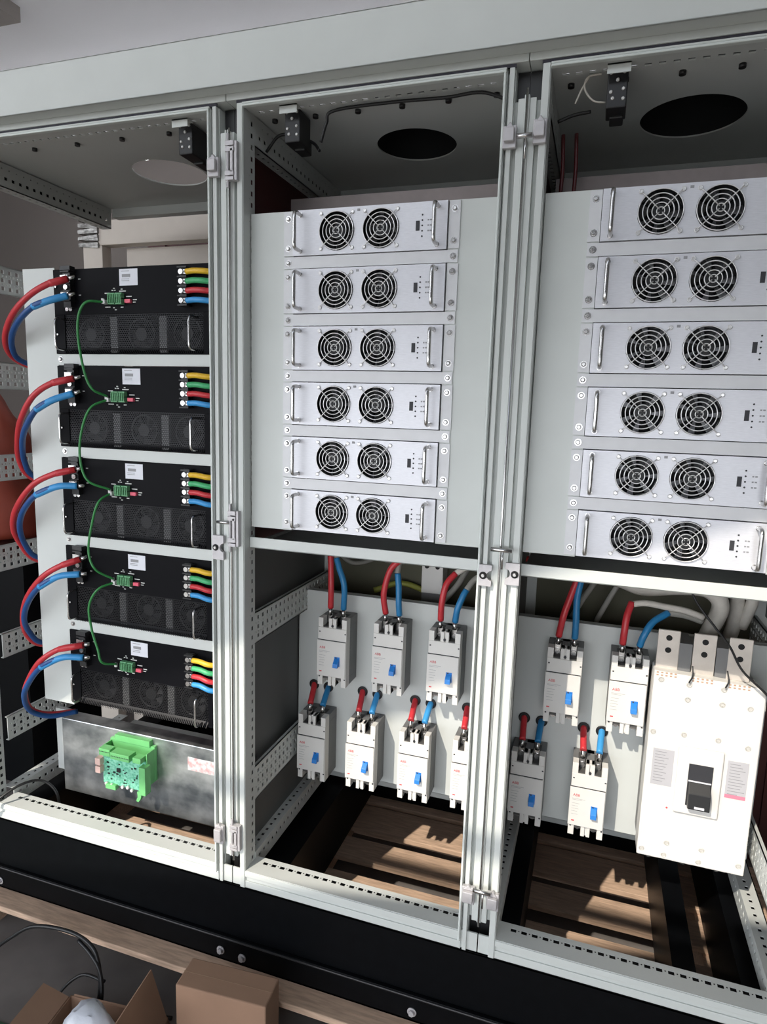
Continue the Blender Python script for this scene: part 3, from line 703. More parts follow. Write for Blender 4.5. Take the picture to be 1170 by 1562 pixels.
GP = [[(-0.445,0.020,1.832),(-0.472,-0.020,1.826),(-0.498,-0.025,1.789),(-0.504,-0.025,1.721),(-0.487,-0.025,1.624),(-0.462,-0.022,1.570),(-0.444,0.020,1.549)],
[(-0.444,0.020,1.538),(-0.473,-0.022,1.510),(-0.507,-0.025,1.435),(-0.516,-0.025,1.353),(-0.489,-0.025,1.286),(-0.444,0.020,1.256)],
[(-0.444,0.020,1.244),(-0.455,-0.022,1.219),(-0.481,-0.025,1.147),(-0.498,-0.025,1.061),(-0.475,-0.025,1.003),(-0.444,0.020,0.963)],
[(-0.444,0.020,0.951),(-0.471,-0.022,0.935),(-0.505,-0.025,0.876),(-0.498,-0.025,0.799),(-0.477,-0.025,0.735),(-0.462,-0.025,0.692),(-0.444,0.020,0.672)]]
for k, g in enumerate(GP):
    r = empty('patch_wire', g[0], 'thin green wire looping from the %s to the %s black unit' % (UO[k], UO[k+1]), 'wire', 'green link wires between the black units')
    MB().tube(g, 0.0038, 8, 8).build('wire', GRNW, r, off=g[0])
    MB().box(g[0][0]-.004, g[0][0]+.008, g[0][1]-.004, g[0][1]+.010, g[0][2]-.006, g[0][2]+.006).build('plug', PRINTW, r, off=g[0])
COLS = [('yellow', YELC), ('green', GRNC), ('red', REDC), ('blue', BLUS)]
for k in range(5):
    for j, (cn, m) in enumerate(COLS):
        z = UZ[k]+(0.230, 0.2035, 0.177, 0.150)[j]; d = -0.004-0.004*k*(0.5+0.2*j)
        p = [(-0.142, 0.011, z), (-0.115, 0.008, z+0.001), (-0.085, 0.006, z+d*0.3), (-0.066, 0.016, z+d*0.6)]
        r = empty('phase_cable', p[0], '%s sleeved cable at the right end of the %s black unit' % (cn, UO[k]), 'cable', 'coloured cables at the right ends of the black units')
        MB().tube(p, 0.0082, 12, 5).build('sleeve', m, r, off=p[0])
        MB().cyl((p[0][0]-0.004, p[0][1]+.001, z), (p[0][0]+0.002, p[0][1], z), 0.0055, 10).build('lug', CHROME, r, off=p[0])

# ------------------------------------------------------------------ moulded-case breakers and their panels
for x0, x1, par, off in ((0.018, 0.785, cb, ob), (0.815, 1.56, cc, oc)):
    b = MB().box(x0, x1, 0.450, 0.453, 0.178, 0.876).box(x0, x1, 0.450, 0.475, 0.873, 0.876).box(x0, x1, 0.450, 0.475, 0.178, 0.181)
    b.build('breaker_panel', PAINT2, par, off=off, bevel=0.0008)
def make_breaker():
    r = empty('circuit_breaker', (0, 0, 0), 'x', 'circuit breaker'); W, HH, Dp = 0.110, 0.246, 0.109
    f = MB().box(0.002, W-0.002, 0.004, 0.040, 0.034, HH-0.034)
    for z0, z1 in ((0.0, 0.034), (HH-0.034, HH)):
        for a, b_ in ((0.002, 0.020), (0.041, 0.053), (0.058, 0.069), (0.090, W-0.002)): f.box(a, b_, 0.005, 0.040, z0, z1)
        f.box(0.041, 0.069, 0.012, 0.040, z0, z1)
    f.build('front_cover', BRK, r, bevel=0.0012)
    MB().box(0.0, W-0.004, 0.0, 0.004, 0.036, 0.166).build('front_label_plate', BRK, r, bevel=0.001)
    s = MB().box(0.001, W-0.001, 0.040, Dp, 0.030, HH-0.030)
    for z0, z1 in ((0.002, 0.030), (HH-0.030, HH-0.002)):
        for a, b_ in ((0.001, 0.018), (0.043, 0.067), (0.092, W-0.001)): s.box(a, b_, 0.040, Dp, z0, z1)
        s.box(0.018, 0.092, 0.085, Dp, z0, z1)
    s.build('body', BRKS, r, bevel=0.0008)
    for a, b_, c_, d_ in ((0.020, 0.041, 0.018, 0.043), (0.069, 0.090, 0.067, 0.092)):
        MB().box(a, b_, 0.008, 0.085, HH-0.036, HH-0.030).box(c_, d_, 0.052, 0.085, HH-0.034, HH-0.004).build('terminal_recess', BRKD, r)
        MB().box(a, b_, 0.008, 0.085, 0.024, 0.034).box(c_, d_, 0.045, 0.085, 0.004, 0.03).build('terminal_recess', BRKD, r)
    for x in (0.0305, 0.0795):
        MB().cyl((x, 0.050, HH-0.022), (x, 0.040, HH-0.022), 0.0085, 14).box(x-0.008, x+0.008, 0.044, 0.050, HH-0.032, HH+0.004).build('terminal_screw', CHROME, r)
        MB().cyl((x, 0.030, 0.020), (x, 0.020, 0.020), 0.008, 14).build('terminal_screw', CHROME, r)
    h = MB().cyl((0.0555, 0.0045, HH-0.026), (0.0555, 0.003, HH-0.026), 0.0045, 12)
    for x, z in ((0.006, HH-0.052), (W-0.009, HH-0.052), (0.006, 0.030), (W-0.009, 0.028)): h.box(x, x+0.005, 0.0032, 0.0045, z, z+0.004)
    h.box(0.002, W-0.004, 0.0020, 0.0044, 0.1665, 0.1685)
    h.build('seam', PRINTD, r)
    fw = MB().box(0.066, 0.086, -0.0006, 0.0002, 0.078, 0.112); fo_ = fw.build('toggle_window', BLUEP, r)
    tg = MB().prism([(-0.0, 0.106), (-0.016, 0.092), (-0.018, 0.078), (-0.010, 0.076), (0.0, 0.084)], 'x', 0.066, 0.084)
    tg.build('toggle_lever', BLUEP, r, bevel=0.001)
    MB().box(0.072, 0.083, -0.001, -0.0004, 0.078, 0.083).box(0.070, 0.075, -0.001, -0.0004, 0.107, 0.111).build('toggle_slot', PRINTD, r)
    text_mesh('logo', 'ABB', 0.012, PRINTR, r, (0.010, -0.0004, 0.137))
    m = MB().box(0.010, 0.019, -0.0005, 0, 0.051, 0.055); m.build('red_mark', PRINTR, r)
    m = MB()
    for z, w_ in ((0.128, 0.040), (0.124, 0.03), (0.112, 0.024), (0.103, 0.020), (0.094, 0.022), (0.085, 0.018), (0.075, 0.020)): m.box(0.008, 0.008+w_, -0.0003, 0, z, z+0.0008)
    m.build('printed_line', PRINTG, r)
    return r
br0 = make_breaker()
BR = [(0.139, 0.34, 0.567, 'upper breaker at the left end of the middle cabinet'), (0.343, 0.34, 0.572, 'upper breaker, second from left in the middle cabinet'),
      (0.536, 0.34, 0.574, 'upper breaker nearest the right mullion in the middle cabinet'),
      (0.066, 0.34, 0.196, 'lower breaker at the far left of the middle cabinet'), (0.254, 0.34, 0.200, 'lower breaker, second from left in the middle cabinet'),
      (0.447, 0.34, 0.200, 'lower breaker, third from left in the middle cabinet'), (0.634, 0.34, 0.205, 'lower breaker half hidden behind the right mullion'),
      (0.918, 0.34, 0.572, 'upper left breaker in the right cabinet'), (1.108, 0.34, 0.574, 'upper breaker touching the big breaker in the right cabinet'),
      (0.828, 0.34, 0.205, 'shaded lower left breaker in the right cabinet'), (1.020, 0.34, 0.205, 'sunlit lower right breaker in the right cabinet')]
for k, (x, y, z, lb) in enumerate(BR):
    o = br0 if k == 0 else copy_tree(br0)
    o.location = (x, y, z); tag(o, 'pale grey ' + lb, 'circuit breaker', 'small circuit breakers')

# the big breaker
bo = (1.226, 0.295, 0.222)
bg_ = empty('circuit_breaker', bo, 'largest cream breaker with black toggle in the right cabinet', 'circuit breaker')
W, HH = 0.292, 0.598
b = MB().prism([(0.0, 0.0), (W, 0.0), (W, HH-0.045), (W-0.020, HH-0.022), (0.0, HH-0.010)], 'y', 0.0, 0.075); b.build('front_cover', BRK, bg_, bevel=0.003)
MB().box(0.003, W-0.003, 0.075, 0.154, 0.006, HH-0.05).build('body', BRKS, bg_, bevel=0.001)
MB().box(0.085, 0.205, -0.010, 0.0, 0.165, 0.372).build('toggle_surround', BRK, bg_, bevel=0.004)
MB().box(0.116, 0.180, -0.012, -0.010, 0.195, 0.325).build('toggle_window', PRINTD, bg_)
b = MB().prism([(-0.012, 0.272), (-0.034, 0.245), (-0.040, 0.200), (-0.028, 0.194), (-0.012, 0.205)], 'x', 0.119, 0.177); b.build('toggle_lever', BLKP, bg_, bevel=0.002)
MB().box(0.118, 0.178, -0.0150, -0.012, 0.272, 0.275).box(0.136, 0.162, -0.041, -0.036, 0.204, 0.210).build('toggle_mark', LABEL, bg_)
for x0, x1, st in ((0.018, 0.076, False), (0.217, 0.271, True)):
    l = MB().box(x0, x1, -0.001, 0.0, 0.236, 0.350).build('rating_label', LABELG, bg_)
    m = MB()
    for j in range(11): m.box(x0+0.006, x0+0.006+random.uniform(0.025, 0.044), -0.0015, -0.001, 0.340-j*0.0092, 0.3418-j*0.0092)
    m.build('printed_line', PRINTG, l)
    if st: MB().box(x0, x1, -0.0015, -0.001, 0.236, 0.247).build('pink_stripe', LABELP, l)
b = MB()
for x, z in ((0.020, HH-0.035), (0.095, HH-0.040), (0.185, HH-0.040), (0.095, HH-0.085), (0.185, HH-0.085), (0.256, HH-0.085), (0.095, 0.405), (0.185, 0.405), (0.262, 0.395), (0.012, 0.40), (0.080, 0.055), (0.175, 0.055), (0.012, 0.022), (0.275, 0.030), (0.075, 0.015), (0.170, 0.015)):
    MB().ring((x, -0.0008, z), 0.0065, 0.0016, 18, 6).cyl((x, 0, z), (x, -0.0012, z), 0.0045, 12).build('cover_screw', SCRW, bg_)
MB().cyl((0.070, 0, 0.168), (0.070, -0.001, 0.168), 0.003, 10).build('red_mark', PRINTR, bg_)
for x in (0.002, 0.098, 0.190):
    t = MB().box(x+0.002, x+0.062, 0.030, 0.038, HH-0.02, HH+0.105).box(x+0.002, x+0.062, 0.038, 0.09, HH-0.02, HH-0.012); t_ = t.build('busbar_terminal', COPP, bg_, bevel=0.002)
    h = MB()
    for z in (HH+0.082, HH+0.045): h.cyl((x+0.032, 0.0302, z), (x+0.032, 0.0290, z), 0.0085, 18)
    h.build('terminal_hole', HOLE, t_)
    MB().box(x+0.006, x+0.062, 0.030, 0.070, -0.020, 0.02).build('busbar_terminal', COPP, bg_, bevel=0.001)
    s = MB().cyl((x+0.034, 0.029, -0.009), (x+0.034, 0.020, -0.009), 0.008, 14); s.build('terminal_screw', CHROME, bg_)
for x in (0.064, 0.162):
    MB().box(x, x+0.034, 0.032, 0.14, HH-0.05, HH+0.07).build('phase_barrier', BRKS, bg_)
b = MB()
for k in range(3):
    for i in range(5):
        for j in range(2): b.box(0.006+k*0.095+i*0.012, 0.012+k*0.095+i*0.012, -0.0006, 0.001, HH-0.0165-j*0.008-k*0.004, HH-0.0125-j*0.008-k*0.004)
b.build('vent_pattern', TAN, bg_)

# breaker cables: (points, colour, label)
def bcable(pts, m, label, rad=0.0105, top=None, mtop=None):
    o0 = pts[-1]; r = empty('breaker_cable', o0, label, 'cable', 'cables feeding the small breakers')
    MB().tube(pts, rad, 12, 7).build('insulation', m, r, off=o0)
    if top: MB().tube(top, rad*0.95, 10, 6).build('inner_cable', mtop, r, off=o0)
    p = Vector(pts[-1]); MB().cyl(p, (p.x, p.y-0.003, p.z-0.026), rad*0.7, 10).build('lug', CHROME, r, off=o0)
    return r
T = lambda p, dz=0.10, dy=0.12: [(p[0]+0.0, p[1]+dy, p[2]+dz), (p[0], p[1]+dy*0.4, p[2]+dz*0.6), p]
NM = ['first upper breaker of the middle cabinet', 'second upper breaker of the middle cabinet', 'third upper breaker of the middle cabinet', 'first lower breaker of the middle cabinet',
      'second lower breaker of the middle cabinet', 'third lower breaker of the middle cabinet', 'half hidden lower breaker of the middle cabinet',
      'upper left breaker of the right cabinet', 'upper breaker beside the big breaker', 'lower left breaker of the right cabinet', 'lower right breaker of the right cabinet']
def up(bi, red, blue, rtop=None, btop=None):
    x, y, z, _ = BR[bi]
    if red: bcable(red+[(x+0.0305, y+0.045, z+0.272)], REDC, 'red cable rising from the '+NM[bi], top=rtop, mtop=WHTC)
    if blue: bcable(blue+[(x+0.0795, y+0.045, z+0.272)], BLUM, 'blue cable rising from the '+NM[bi], top=btop, mtop=GRYC)
up(0, [(0.155, 0.42, 1.075), (0.160, 0.40, 1.03), (0.166, 0.39, 0.984), (0.172, 0.38, 0.91)], [(0.182, 0.40, 1.015), (0.198, 0.39, 0.981), (0.221, 0.38, 0.925)], btop=[(0.17, 0.44, 1.09), (0.176, 0.42, 1.05), (0.182, 0.40, 1.015)])
up(1, [(0.44, 0.42, 1.055), (0.424, 0.40, 1.039), (0.385, 0.39, 1.0), (0.366, 0.38, 0.916)], [(0.407, 0.40, 0.985), (0.415, 0.39, 0.942), (0.420, 0.38, 0.888)], btop=[(0.43, 0.44, 1.06), (0.41, 0.42, 1.03), (0.405, 0.40, 0.985)])
up(2, [(0.605, 0.41, 1.005), (0.579, 0.39, 0.968), (0.569, 0.38, 0.907)], [(0.645, 0.40, 0.955), (0.636, 0.39, 0.934), (0.622, 0.38, 0.891)], rtop=[(0.71, 0.44, 1.045), (0.65, 0.42, 1.032), (0.603, 0.41, 1.003)], btop=[(0.72, 0.42, 1.02), (0.67, 0.42, 0.99), (0.645, 0.40, 0.955)])
up(7, [(1.0, 0.43, 1.07), (0.99, 0.40, 1.027), (0.972, 0.39, 0.964), (0.958, 0.38, 0.91)], [(1.01, 0.43, 1.07), (1.002, 0.40, 1.027), (0.995, 0.39, 0.97), (0.997, 0.38, 0.90)])
up(8, [(1.156, 0.41, 0.973), (1.144, 0.39, 0.933), (1.140, 0.38, 0.885)], [(1.262, 0.42, 0.950), (1.219, 0.395, 0.922), (1.196, 0.38, 0.881)],
   rtop=[(1.36, 0.43, 0.945), (1.31, 0.42, 0.962), (1.25, 0.42, 0.968), (1.195, 0.41, 0.975), (1.156, 0.41, 0.967)], btop=[(1.36, 0.44, 0.93), (1.31, 0.43, 0.945), (1.26, 0.42, 0.950)])
def low(bi, dx=0.0, only=None):
    x, y, z, _ = BR[bi]; zt = z+0.268
    a = [(x+0.026+dx, 0.470, zt+0.052), (x+0.027+dx, 0.452, zt+0.050), (x+0.028+dx*0.5, 0.425, zt+0.032), (x+0.0305, y+0.045, zt+0.004)]
    c = [(x+0.084+dx, 0.470, zt+0.050), (x+0.084+dx, 0.452, zt+0.048), (x+0.082+dx*0.5, 0.425, zt+0.034), (x+0.0795, y+0.045, zt+0.004)]
    bcable(a, REDC, 'red cable from the panel hole above the '+NM[bi])
    bcable(c, BLUS if bi in (4, 5, 10) else BLUM, 'blue cable from the panel hole above the '+NM[bi])  # lighter blue where the sun falls: light put into the colour
    for p, m in ((a, cb if bi < 7 else cc),):
        pass
    g = MB()
    for q in (a, c): g.cyl((q[1][0], 0.4500, q[1][2]), (q[1][0], 0.4470, q[1][2]), 0.0175, 20); g.ring((q[1][0], 0.4475, q[1][2]), 0.0165, 0.003, 20)
    g.build('cable_grommet', BLKP, cb if bi < 7 else cc, off=ob if bi < 7 else oc)
for bi, dx in ((3, -0.01), (4, -0.006), (5, 0.0), (6, 0.0), (9, 0.0), (10, 0.0)): low(bi, dx)

# wiring behind the panels
def loose(name, pts, r_, m, label, cat='cable', flat=1.0):
    return tag(MB().tube(pts, r_, 10, 7, flat=flat).build(name, m), label, cat)
loose('wrapped_cable', [(1.06, 0.56, 1.02), (1.13, 0.53, 1.01), (1.196, 0.52, 0.995), (1.298, 0.52, 1.01), (1.38, 0.52, 1.01), (1.42, 0.52, 0.965), (1.40, 0.53, 0.88), (1.38, 0.55, 0.80)], 0.026, WHTC, 'thick white wrapped cable arching behind the breaker panel of the right cabinet')
loose('wrapped_cable', [(1.10, 0.60, 1.045), (1.25, 0.60, 1.035), (1.36, 0.60, 1.05), (1.47, 0.60, 1.0), (1.48, 0.60, 0.90), (1.46, 0.60, 0.80)], 0.022, WHTC, 'rearmost white wrapped cable in the right cabinet')
loose('grey_cable', [(0.98, 0.62, 0.84), (1.02, 0.60, 0.93), (1.08, 0.58, 1.04)], 0.010, GRYC, 'slanting grey cable behind the upper left breaker of the right cabinet')
loose('grey_cable', [(1.06, 0.60, 0.84), (1.10, 0.58, 0.94), (1.15, 0.56, 1.05)], 0.009, GRYC, 'slanting grey cable just left of the white wrapped bundle')
loose('grey_cable', [(0.30, 0.60, 0.98), (0.38, 0.56, 0.99), (0.45, 0.52, 1.045)], 0.011, GRYC, 'grey cable crossing behind the second upper breaker of the middle cabinet')
loose('grey_cable', [(0.22, 0.60, 1.05), (0.30, 0.62, 1.00), (0.36, 0.64, 0.99)], 0.008, GRYC, 'grey cable high behind the leftmost upper breaker')
loose('grey_cable', [(0.52, 0.62, 0.84), (0.58, 0.60, 0.92), (0.63, 0.56, 1.02)], 0.011, GRYC, 'grey cable slanting up beside the white contactor')
loose('grey_cable', [(0.48, 0.68, 0.84), (0.35, 0.66, 0.88), (0.25, 0.62, 0.85)], 0.011, YGRN, 'yellow green earth cable low behind the middle cabinet panel')
loose('red_cable', [(0.83, 0.42, 1.075), (0.90, 0.42, 1.062), (0.98, 0.44, 1.052), (1.04, 0.46, 1.06)], 0.010, REDC, 'red cable lying along under the right cabinet shelf')
loose('blue_cable', [(0.83, 0.40, 1.052), (0.88, 0.40, 1.050), (0.93, 0.43, 1.047)], 0.009, BLUC, 'blue cable lying along under the right cabinet shelf')
loose('thin_wire', [(1.285, 0.28, 1.09), (1.314, 0.28, 1.03), (1.362, 0.272, 0.97), (1.408, 0.272, 0.915), (1.447, 0.272, 0.85), (1.519, 0.272, 0.785), (1.535, 0.30, 0.74)], 0.0032, BLKC, 'thin black wire hanging across the big breaker', 'wire')
loose('thin_wire', [(1.325, 0.30, 0.835), (1.325, 0.285, 0.81), (1.318, 0.285, 0.79)], 0.0022, BLKC, 'short black wire at the left top screw of the big breaker', 'wire')
loose('thin_wire', [(1.415, 0.30, 0.835), (1.418, 0.285, 0.81), (1.412, 0.285, 0.79)], 0.0022, BLKC, 'short black wire at the middle top screw of the big breaker', 'wire')
for q in (((0.10, 0.60, 1.0), (0.16, 0.62, 0.95), (0.24, 0.66, 0.97), (0.30, 0.66, 1.05)), ((0.60, 0.66, 1.06), (0.68, 0.64, 0.99), (0.74, 0.62, 0.92))):
    loose('grey_cable', q, 0.009, GRYC, 'dim grey cable in the dark behind the middle breaker panel, %s end' % ('left' if q[0][0] < 0.3 else 'right'))
loose('wrapped_cable', [(1.50, 0.58, 1.06), (1.52, 0.58, 0.98), (1.50, 0.60, 0.88)], 0.018, WHTC, 'white wrapped cable hanging right of the big breaker terminals')
kc = empty('contactor', (0.44, 0.60, 0.86), 'pale contactor block behind the middle breaker panel', 'contactor')
MB().box(0.44, 0.52, 0.60, 0.68, 0.87, 0.985).build('body', BRK, kc, bevel=0.003, off=(0.44, 0.60, 0.86))
MB().cyl((0.46, 0.599, 0.972), (0.46, 0.594, 0.972), 0.008, 12).cyl((0.50, 0.599, 0.972), (0.50, 0.594, 0.972), 0.008, 12).build('screw', HOLE, kc, off=(0.44, 0.60, 0.86))
MB().box(0.44, 0.52, 0.61, 0.66, 0.78, 0.869).build('base', BRKS, kc, off=(0.44, 0.60, 0.86))
for x, par, off in ((0.0, cb, ob), (0.8, cc, oc)):
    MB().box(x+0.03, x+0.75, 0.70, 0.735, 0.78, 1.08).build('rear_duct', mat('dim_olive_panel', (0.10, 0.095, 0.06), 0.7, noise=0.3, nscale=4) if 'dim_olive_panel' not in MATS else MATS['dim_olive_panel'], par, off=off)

# ------------------------------------------------------------------ door switches
def switch(x, z, label, w_=0.045, h_=0.082, deep=0.07, par=None):
    o0 = (x, 0.045, z); r = empty('door_switch', o0, label, 'door switch', 'door switches under the cabinet tops')
    MB().box(x, x+w_, 0.045, 0.045+deep, z, z+h_).box(x+w_*0.2, x+w_*0.9, 0.045+deep*0.6, 0.045+deep+0.02, z-0.006, z+h_*0.4).build('housing', BLKP, r, off=o0, bevel=0.003)
    b = MB()
    for u, v in ((0.15, 0.92), (0.80, 0.92), (0.5, 0.72), (0.2, 0.42), (0.8, 0.48), (0.3, 0.25), (0.82, 0.22)): b.dome((x+w_*u, 0.045, z+h_*v), 0.0042, 0.003)
    b.build('screw', PRINTW, r, off=o0)
    MB().box(x-0.002, x+w_+0.004, 0.018, 0.045, z+h_-0.002, z+h_+0.001).box(x-0.002, x+w_+0.004, 0.018, 0.020, z+h_-0.02, z+h_+0.001).build('bracket', PAINT, r, off=o0)
switch(0.150, 2.238, 'black door switch at the top left of the middle cabinet')
switch(-0.185, 2.236, 'black door switch at the top right of the left cabinet', deep=0.10)
switch(0.975, 2.238, 'black door switch hanging at the top of the right cabinet')
loose('thin_wire', [(0.242, 0.08, 2.244), (0.262, 0.07, 2.287), (0.288, 0.06, 2.311), (0.452, 0.055, 2.312), (0.59, 0.055, 2.308), (0.68, 0.055, 2.310), (0.745, 0.065, 2.29)], 0.0042, BLKC, 'black wire tied along the top of the middle cabinet', 'wire')
loose('thin_wire', [(0.055, 0.12, 2.25), (0.10, 0.11, 2.285), (0.15, 0.11, 2.28), (0.20, 0.12, 2.262), (0.225, 0.11, 2.235)], 0.0042, BLKC, 'black wire entering the middle cabinet at its top left', 'wire')
loose('thin_wire', [(0.972, 0.07, 2.262), (0.945, 0.06, 2.265), (0.925, 0.055, 2.29), (0.93, 0.05, 2.312), (0.96, 0.05, 2.316)], 0.0022, WHTC, 'thin white wire curling beside the right cabinet door switch', 'wire')
loose('thin_wire', [(0.905, 0.06, 2.262), (0.918, 0.055, 2.29), (0.935, 0.05, 2.316)], 0.0022, WHTC, 'short white wire end left of the right cabinet door switch', 'wire')
loose('thin_wire', [(0.862, 0.12, 2.25), (0.90, 0.12, 2.262), (0.94, 0.12, 2.266)], 0.004, BLKC, 'black wire leaving the top left corner of the right cabinet', 'wire')
for x, tx in ((0.872, 'left'), (0.905, 'right')):
    loose('red_wire', [(x, 0.20, 2.25), (x+0.004, 0.20, 2.16), (x+0.001, 0.20, 2.061)], 0.005, REDD, 'dark red wire dropping in the top corner of the right cabinet, %s of the pair' % tx, 'wire')

# ------------------------------------------------------------------ galvanised box and controller board
go = (-0.45, 0.20, 0.02)
gb = empty('metal_box', go, 'long galvanised metal box standing below the black units', 'metal box')
MB().box(-0.868, -0.06, 0.20, 0.262, 0.022, 0.322).build('box_body', GALV, gb, off=go, bevel=0.003)
MB().box(-0.93, -0.868, 0.235, 0.25, 0.08, 0.335).build('end_bracket', PAINT2, gb, off=go)
MB().box(-0.30, -0.15, 0.1985, 0.20, 0.225, 0.275).build('red_mark', mat('faint_red_stamp', (0.62, 0.36, 0.36), 0.5, 0.3, noise=0.7, nscale=45, col2=(0.72, 0.73, 0.74), thr=(0.42, 0.62)), gb, off=go)
co = (-0.60, 0.13, 0.13)
cbd = empty('controller_board', co, 'green controller circuit board in an open carrier on the metal box', 'circuit board')
cbd.scale = (0.90, 1, 0.90); cbd.location = (co[0]+0.016, co[1], co[2]+0.010)
L = lambda mb, nm, m, bv=0.0008: mb.build(nm, m, cbd, off=co, bevel=bv)
L(MB().box(-0.645, -0.435, 0.140, 0.143, 0.130, 0.262), 'circuit_board', PCBG, 0)
L(MB().box(-0.648, -0.430, 0.185, 0.199, 0.150, 0.300).box(-0.648, -0.430, 0.143, 0.185, 0.150, 0.156).box(-0.645, -0.640, 0.143, 0.199, 0.150, 0.292).box(-0.436, -0.431, 0.143, 0.199, 0.150, 0.292).box(-0.62, -0.45, 0.180, 0.199, 0.296, 0.322), 'carrier', GRNB)
L(MB().box(-0.643, -0.590, 0.120, 0.150, 0.262, 0.292), 'terminal_block', GRNB)
L(MB().box(-0.580, -0.490, 0.112, 0.150, 0.262, 0.290), 'terminal_block', GRNB)
L(MB().box(-0.478, -0.440, 0.118, 0.150, 0.262, 0.284), 'terminal_block', GRNB)
L(MB().box(-0.447, -0.418, 0.115, 0.146, 0.132, 0.250), 'side_connector', GRNB)
L(MB().box(-0.625, -0.575, 0.128, 0.146, 0.114, 0.134), 'lower_connector', GRNB)
L(MB().prism([(-0.472, 0.130), (-0.448, 0.130), (-0.456, 0.100), (-0.466, 0.086), (-0.478, 0.088), (-0.470, 0.108)], 'y', 0.130, 0.146), 'rail_clip', GRNB)
PINK = mat('pink_relay_plastic', (0.74, 0.50, 0.44), 0.5, noise=0.08)
for z in (0.215, 0.180): L(MB().box(-0.665, -0.640, 0.120, 0.145, z, z+0.028), 'relay', PINK)
b = MB()
for k in range(26):
    x = random.uniform(-0.635, -0.47); z = random.uniform(0.138, 0.250); s = random.choice((0.004, 0.006, 0.003)); b.box(x, x+s*1.6, 0.1375, 0.140, z, z+s)
b.box(-0.575, -0.558, 0.136, 0.140, 0.190, 0.207)
tag(L(b, 'chip', BLKP, 0), kind='stuff')
b = MB()
for x, z in ((-0.600, 0.130), (-0.625, 0.132), (-0.545, 0.133), (-0.52, 0.136), (-0.50, 0.128)): b.cyl((x, 0.140, z), (x, 0.130, z), 0.006, 12)
L(b, 'capacitor', PRINTW, 0)
b = MB()
for k in range(7): b.cyl((-0.638+k*0.007, 0.1195, 0.280), (-0.638+k*0.007, 0.1185, 0.280), 0.002, 8)
for k in range(11): b.cyl((-0.574+k*0.008, 0.1115, 0.276), (-0.574+k*0.008, 0.1105, 0.276), 0.002, 8)
L(b, 'terminal_hole', PRINTD, 0)
# loose cables in the bottom of the left cabinet
loose('black_cable', [(-1.04, -0.06, 0.0), (-0.97, -0.03, 0.075), (-0.92, 0.04, 0.118), (-0.88, 0.10, 0.112), (-0.835, 0.12, 0.07), (-0.81, 0.12, -0.01), (-0.80, 0.14, -0.10)], 0.005, BLKC, 'black cable arching into the bottom left corner of the left cabinet')
loose('black_cable', [(-0.76, 0.12, -0.24), (-0.69, 0.12, -0.045), (-0.60, 0.12, 0.005), (-0.53, 0.12, 0.005), (-0.482, 0.12, -0.015), (-0.468, 0.12, -0.10), (-0.47, 0.13, -0.26)], 0.0055, BLKC, 'black cable hooped under the galvanised metal box')

# ------------------------------------------------------------------ things on the floor in front
cbx = empty('cardboard_box', (0.098, -0.185, FZ), 'closed brown cardboard box at the lower edge by the plinth', 'cardboard box', rz=0.08)
MB().box(-0.143, 0.143, -0.052, 0.048, 0.0, FZ*-1-0.155).build('carton', CARD, cbx, bevel=0.004)
MB().box(-0.143, 0.143, -0.0035, -0.002, -FZ-0.1548, -FZ-0.1545).build('tape_seam', mat('packing_tape', (0.33, 0.20, 0.12), 0.3, noise=0.1), cbx)
oo = (-0.27, -0.335, FZ)
obx = empty('cardboard_box', oo, 'open brown cardboard box with raised flap holding a white bag', 'cardboard box', rz=0.12)
hz = 0.105
b = MB().box(-0.17, 0.17, -0.13, 0.13, 0, 0.004).box(-0.17, -0.166, -0.13, 0.13, 0, hz).box(0.166, 0.17, -0.13, 0.13, 0, hz).box(-0.17, 0.17, -0.13, -0.126, 0, hz).box(-0.17, 0.17, 0.126, 0.13, 0, hz)
b.build('carton', CARD, obx)
b = MB().obox((0.17, -0.12, hz), (-0.05, 0, 0.165), (0, 0.24, 0.0), (0.004, 0, 0.002)); b.build('flap', CARD, obx)
b = MB().obox((-0.17, -0.12, hz), (-0.09, 0, 0.03), (0, 0.24, 0), (0, 0, 0.004)); b.build('flap', CARD, obx)
b = MB().obox((-0.16, 0.13, hz), (0.32, 0, 0), (0, 0.03, -0.07), (0, 0.004, 0.002)); b.build('flap', CARD, obx)
b = MB(); base = 0; nx, nz = 18, 9
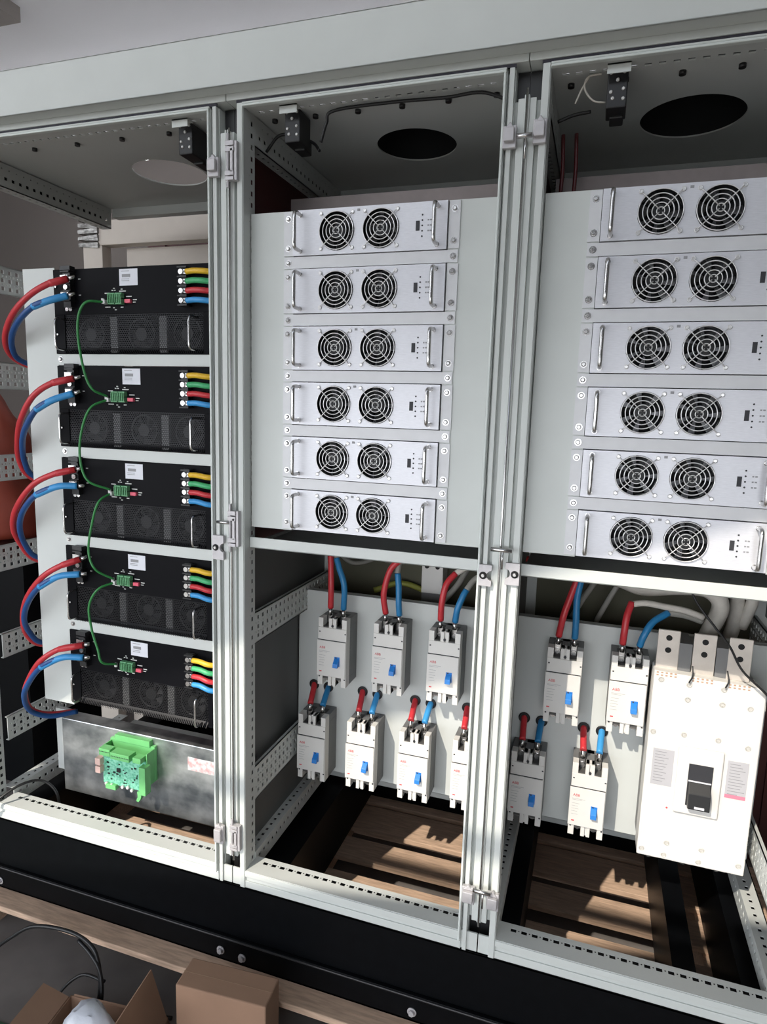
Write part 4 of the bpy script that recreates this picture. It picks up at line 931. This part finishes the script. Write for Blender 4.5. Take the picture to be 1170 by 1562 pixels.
for j in range(nz+1):
    t = j/nz; rr = 0.085*math.sin(PI*(0.12+0.80*t))**0.6
    for i in range(nx):
        a = 2*PI*i/nx; q = rr*(1+0.13*math.sin(3*a+2*t)+0.07*math.sin(8*a+9*t))
        b.v.append((1.15*q*math.cos(a), q*0.8*math.sin(a), 0.006+0.23*t+0.008*math.sin(5*a)))
for j in range(nz):
    for i in range(nx): b.f.append((j*nx+i, j*nx+(i+1) % nx, (j+1)*nx+(i+1) % nx, (j+1)*nx+i)); b.sm.append(True)
b.f.append(tuple(nz*nx+i for i in range(nx))); b.sm.append(True); b.f.append(tuple(i for i in reversed(range(nx)))); b.sm.append(True)
pb = tag(b.build('plastic_bag', PLAST), 'crumpled white plastic bag inside the open cardboard box', 'plastic bag'); pb.location = (-0.27, -0.345, FZ)
loose('black_cable', [(-0.90, -0.15, -0.42), (-0.80, -0.14, -0.33), (-0.70, -0.13, -0.262), (-0.55, -0.13, -0.235), (-0.44, -0.15, -0.235), (-0.40, -0.16, -0.29), (-0.385, -0.18, -0.38), (-0.40, -0.2, -0.45)], 0.0065, BLKC, 'black cable draped over the pallet edge onto the floor')
loose('black_cable', [(-0.50, -0.14, -0.245), (-0.43, -0.16, -0.26), (-0.385, -0.17, -0.31), (-0.37, -0.19, -0.39), (-0.42, -0.18, -0.449), (-0.50, -0.19, -0.452), (-0.56, -0.25, -0.452)], 0.006, BLKC, 'black cable curling down beside the draped one to the floor')
loose('black_cable', [(-0.37, -0.17, -0.33), (-0.46, -0.17, -0.335), (-0.53, -0.19, -0.40), (-0.53, -0.20, -0.452), (-0.44, -0.18, -0.452), (-0.33, -0.16, -0.45), (-0.24, -0.12, -0.45)], 0.005, BLKC, 'thin black cable looped on the floor behind the open box')
loose('black_cable', [(-0.62, -0.22, -0.453), (-0.50, -0.16, -0.453), (-0.38, -0.14, -0.453), (-0.27, -0.13, -0.453), (-0.16, -0.11, -0.452)], 0.006, BLKC, 'black cable lying flat along the floor behind the open box')
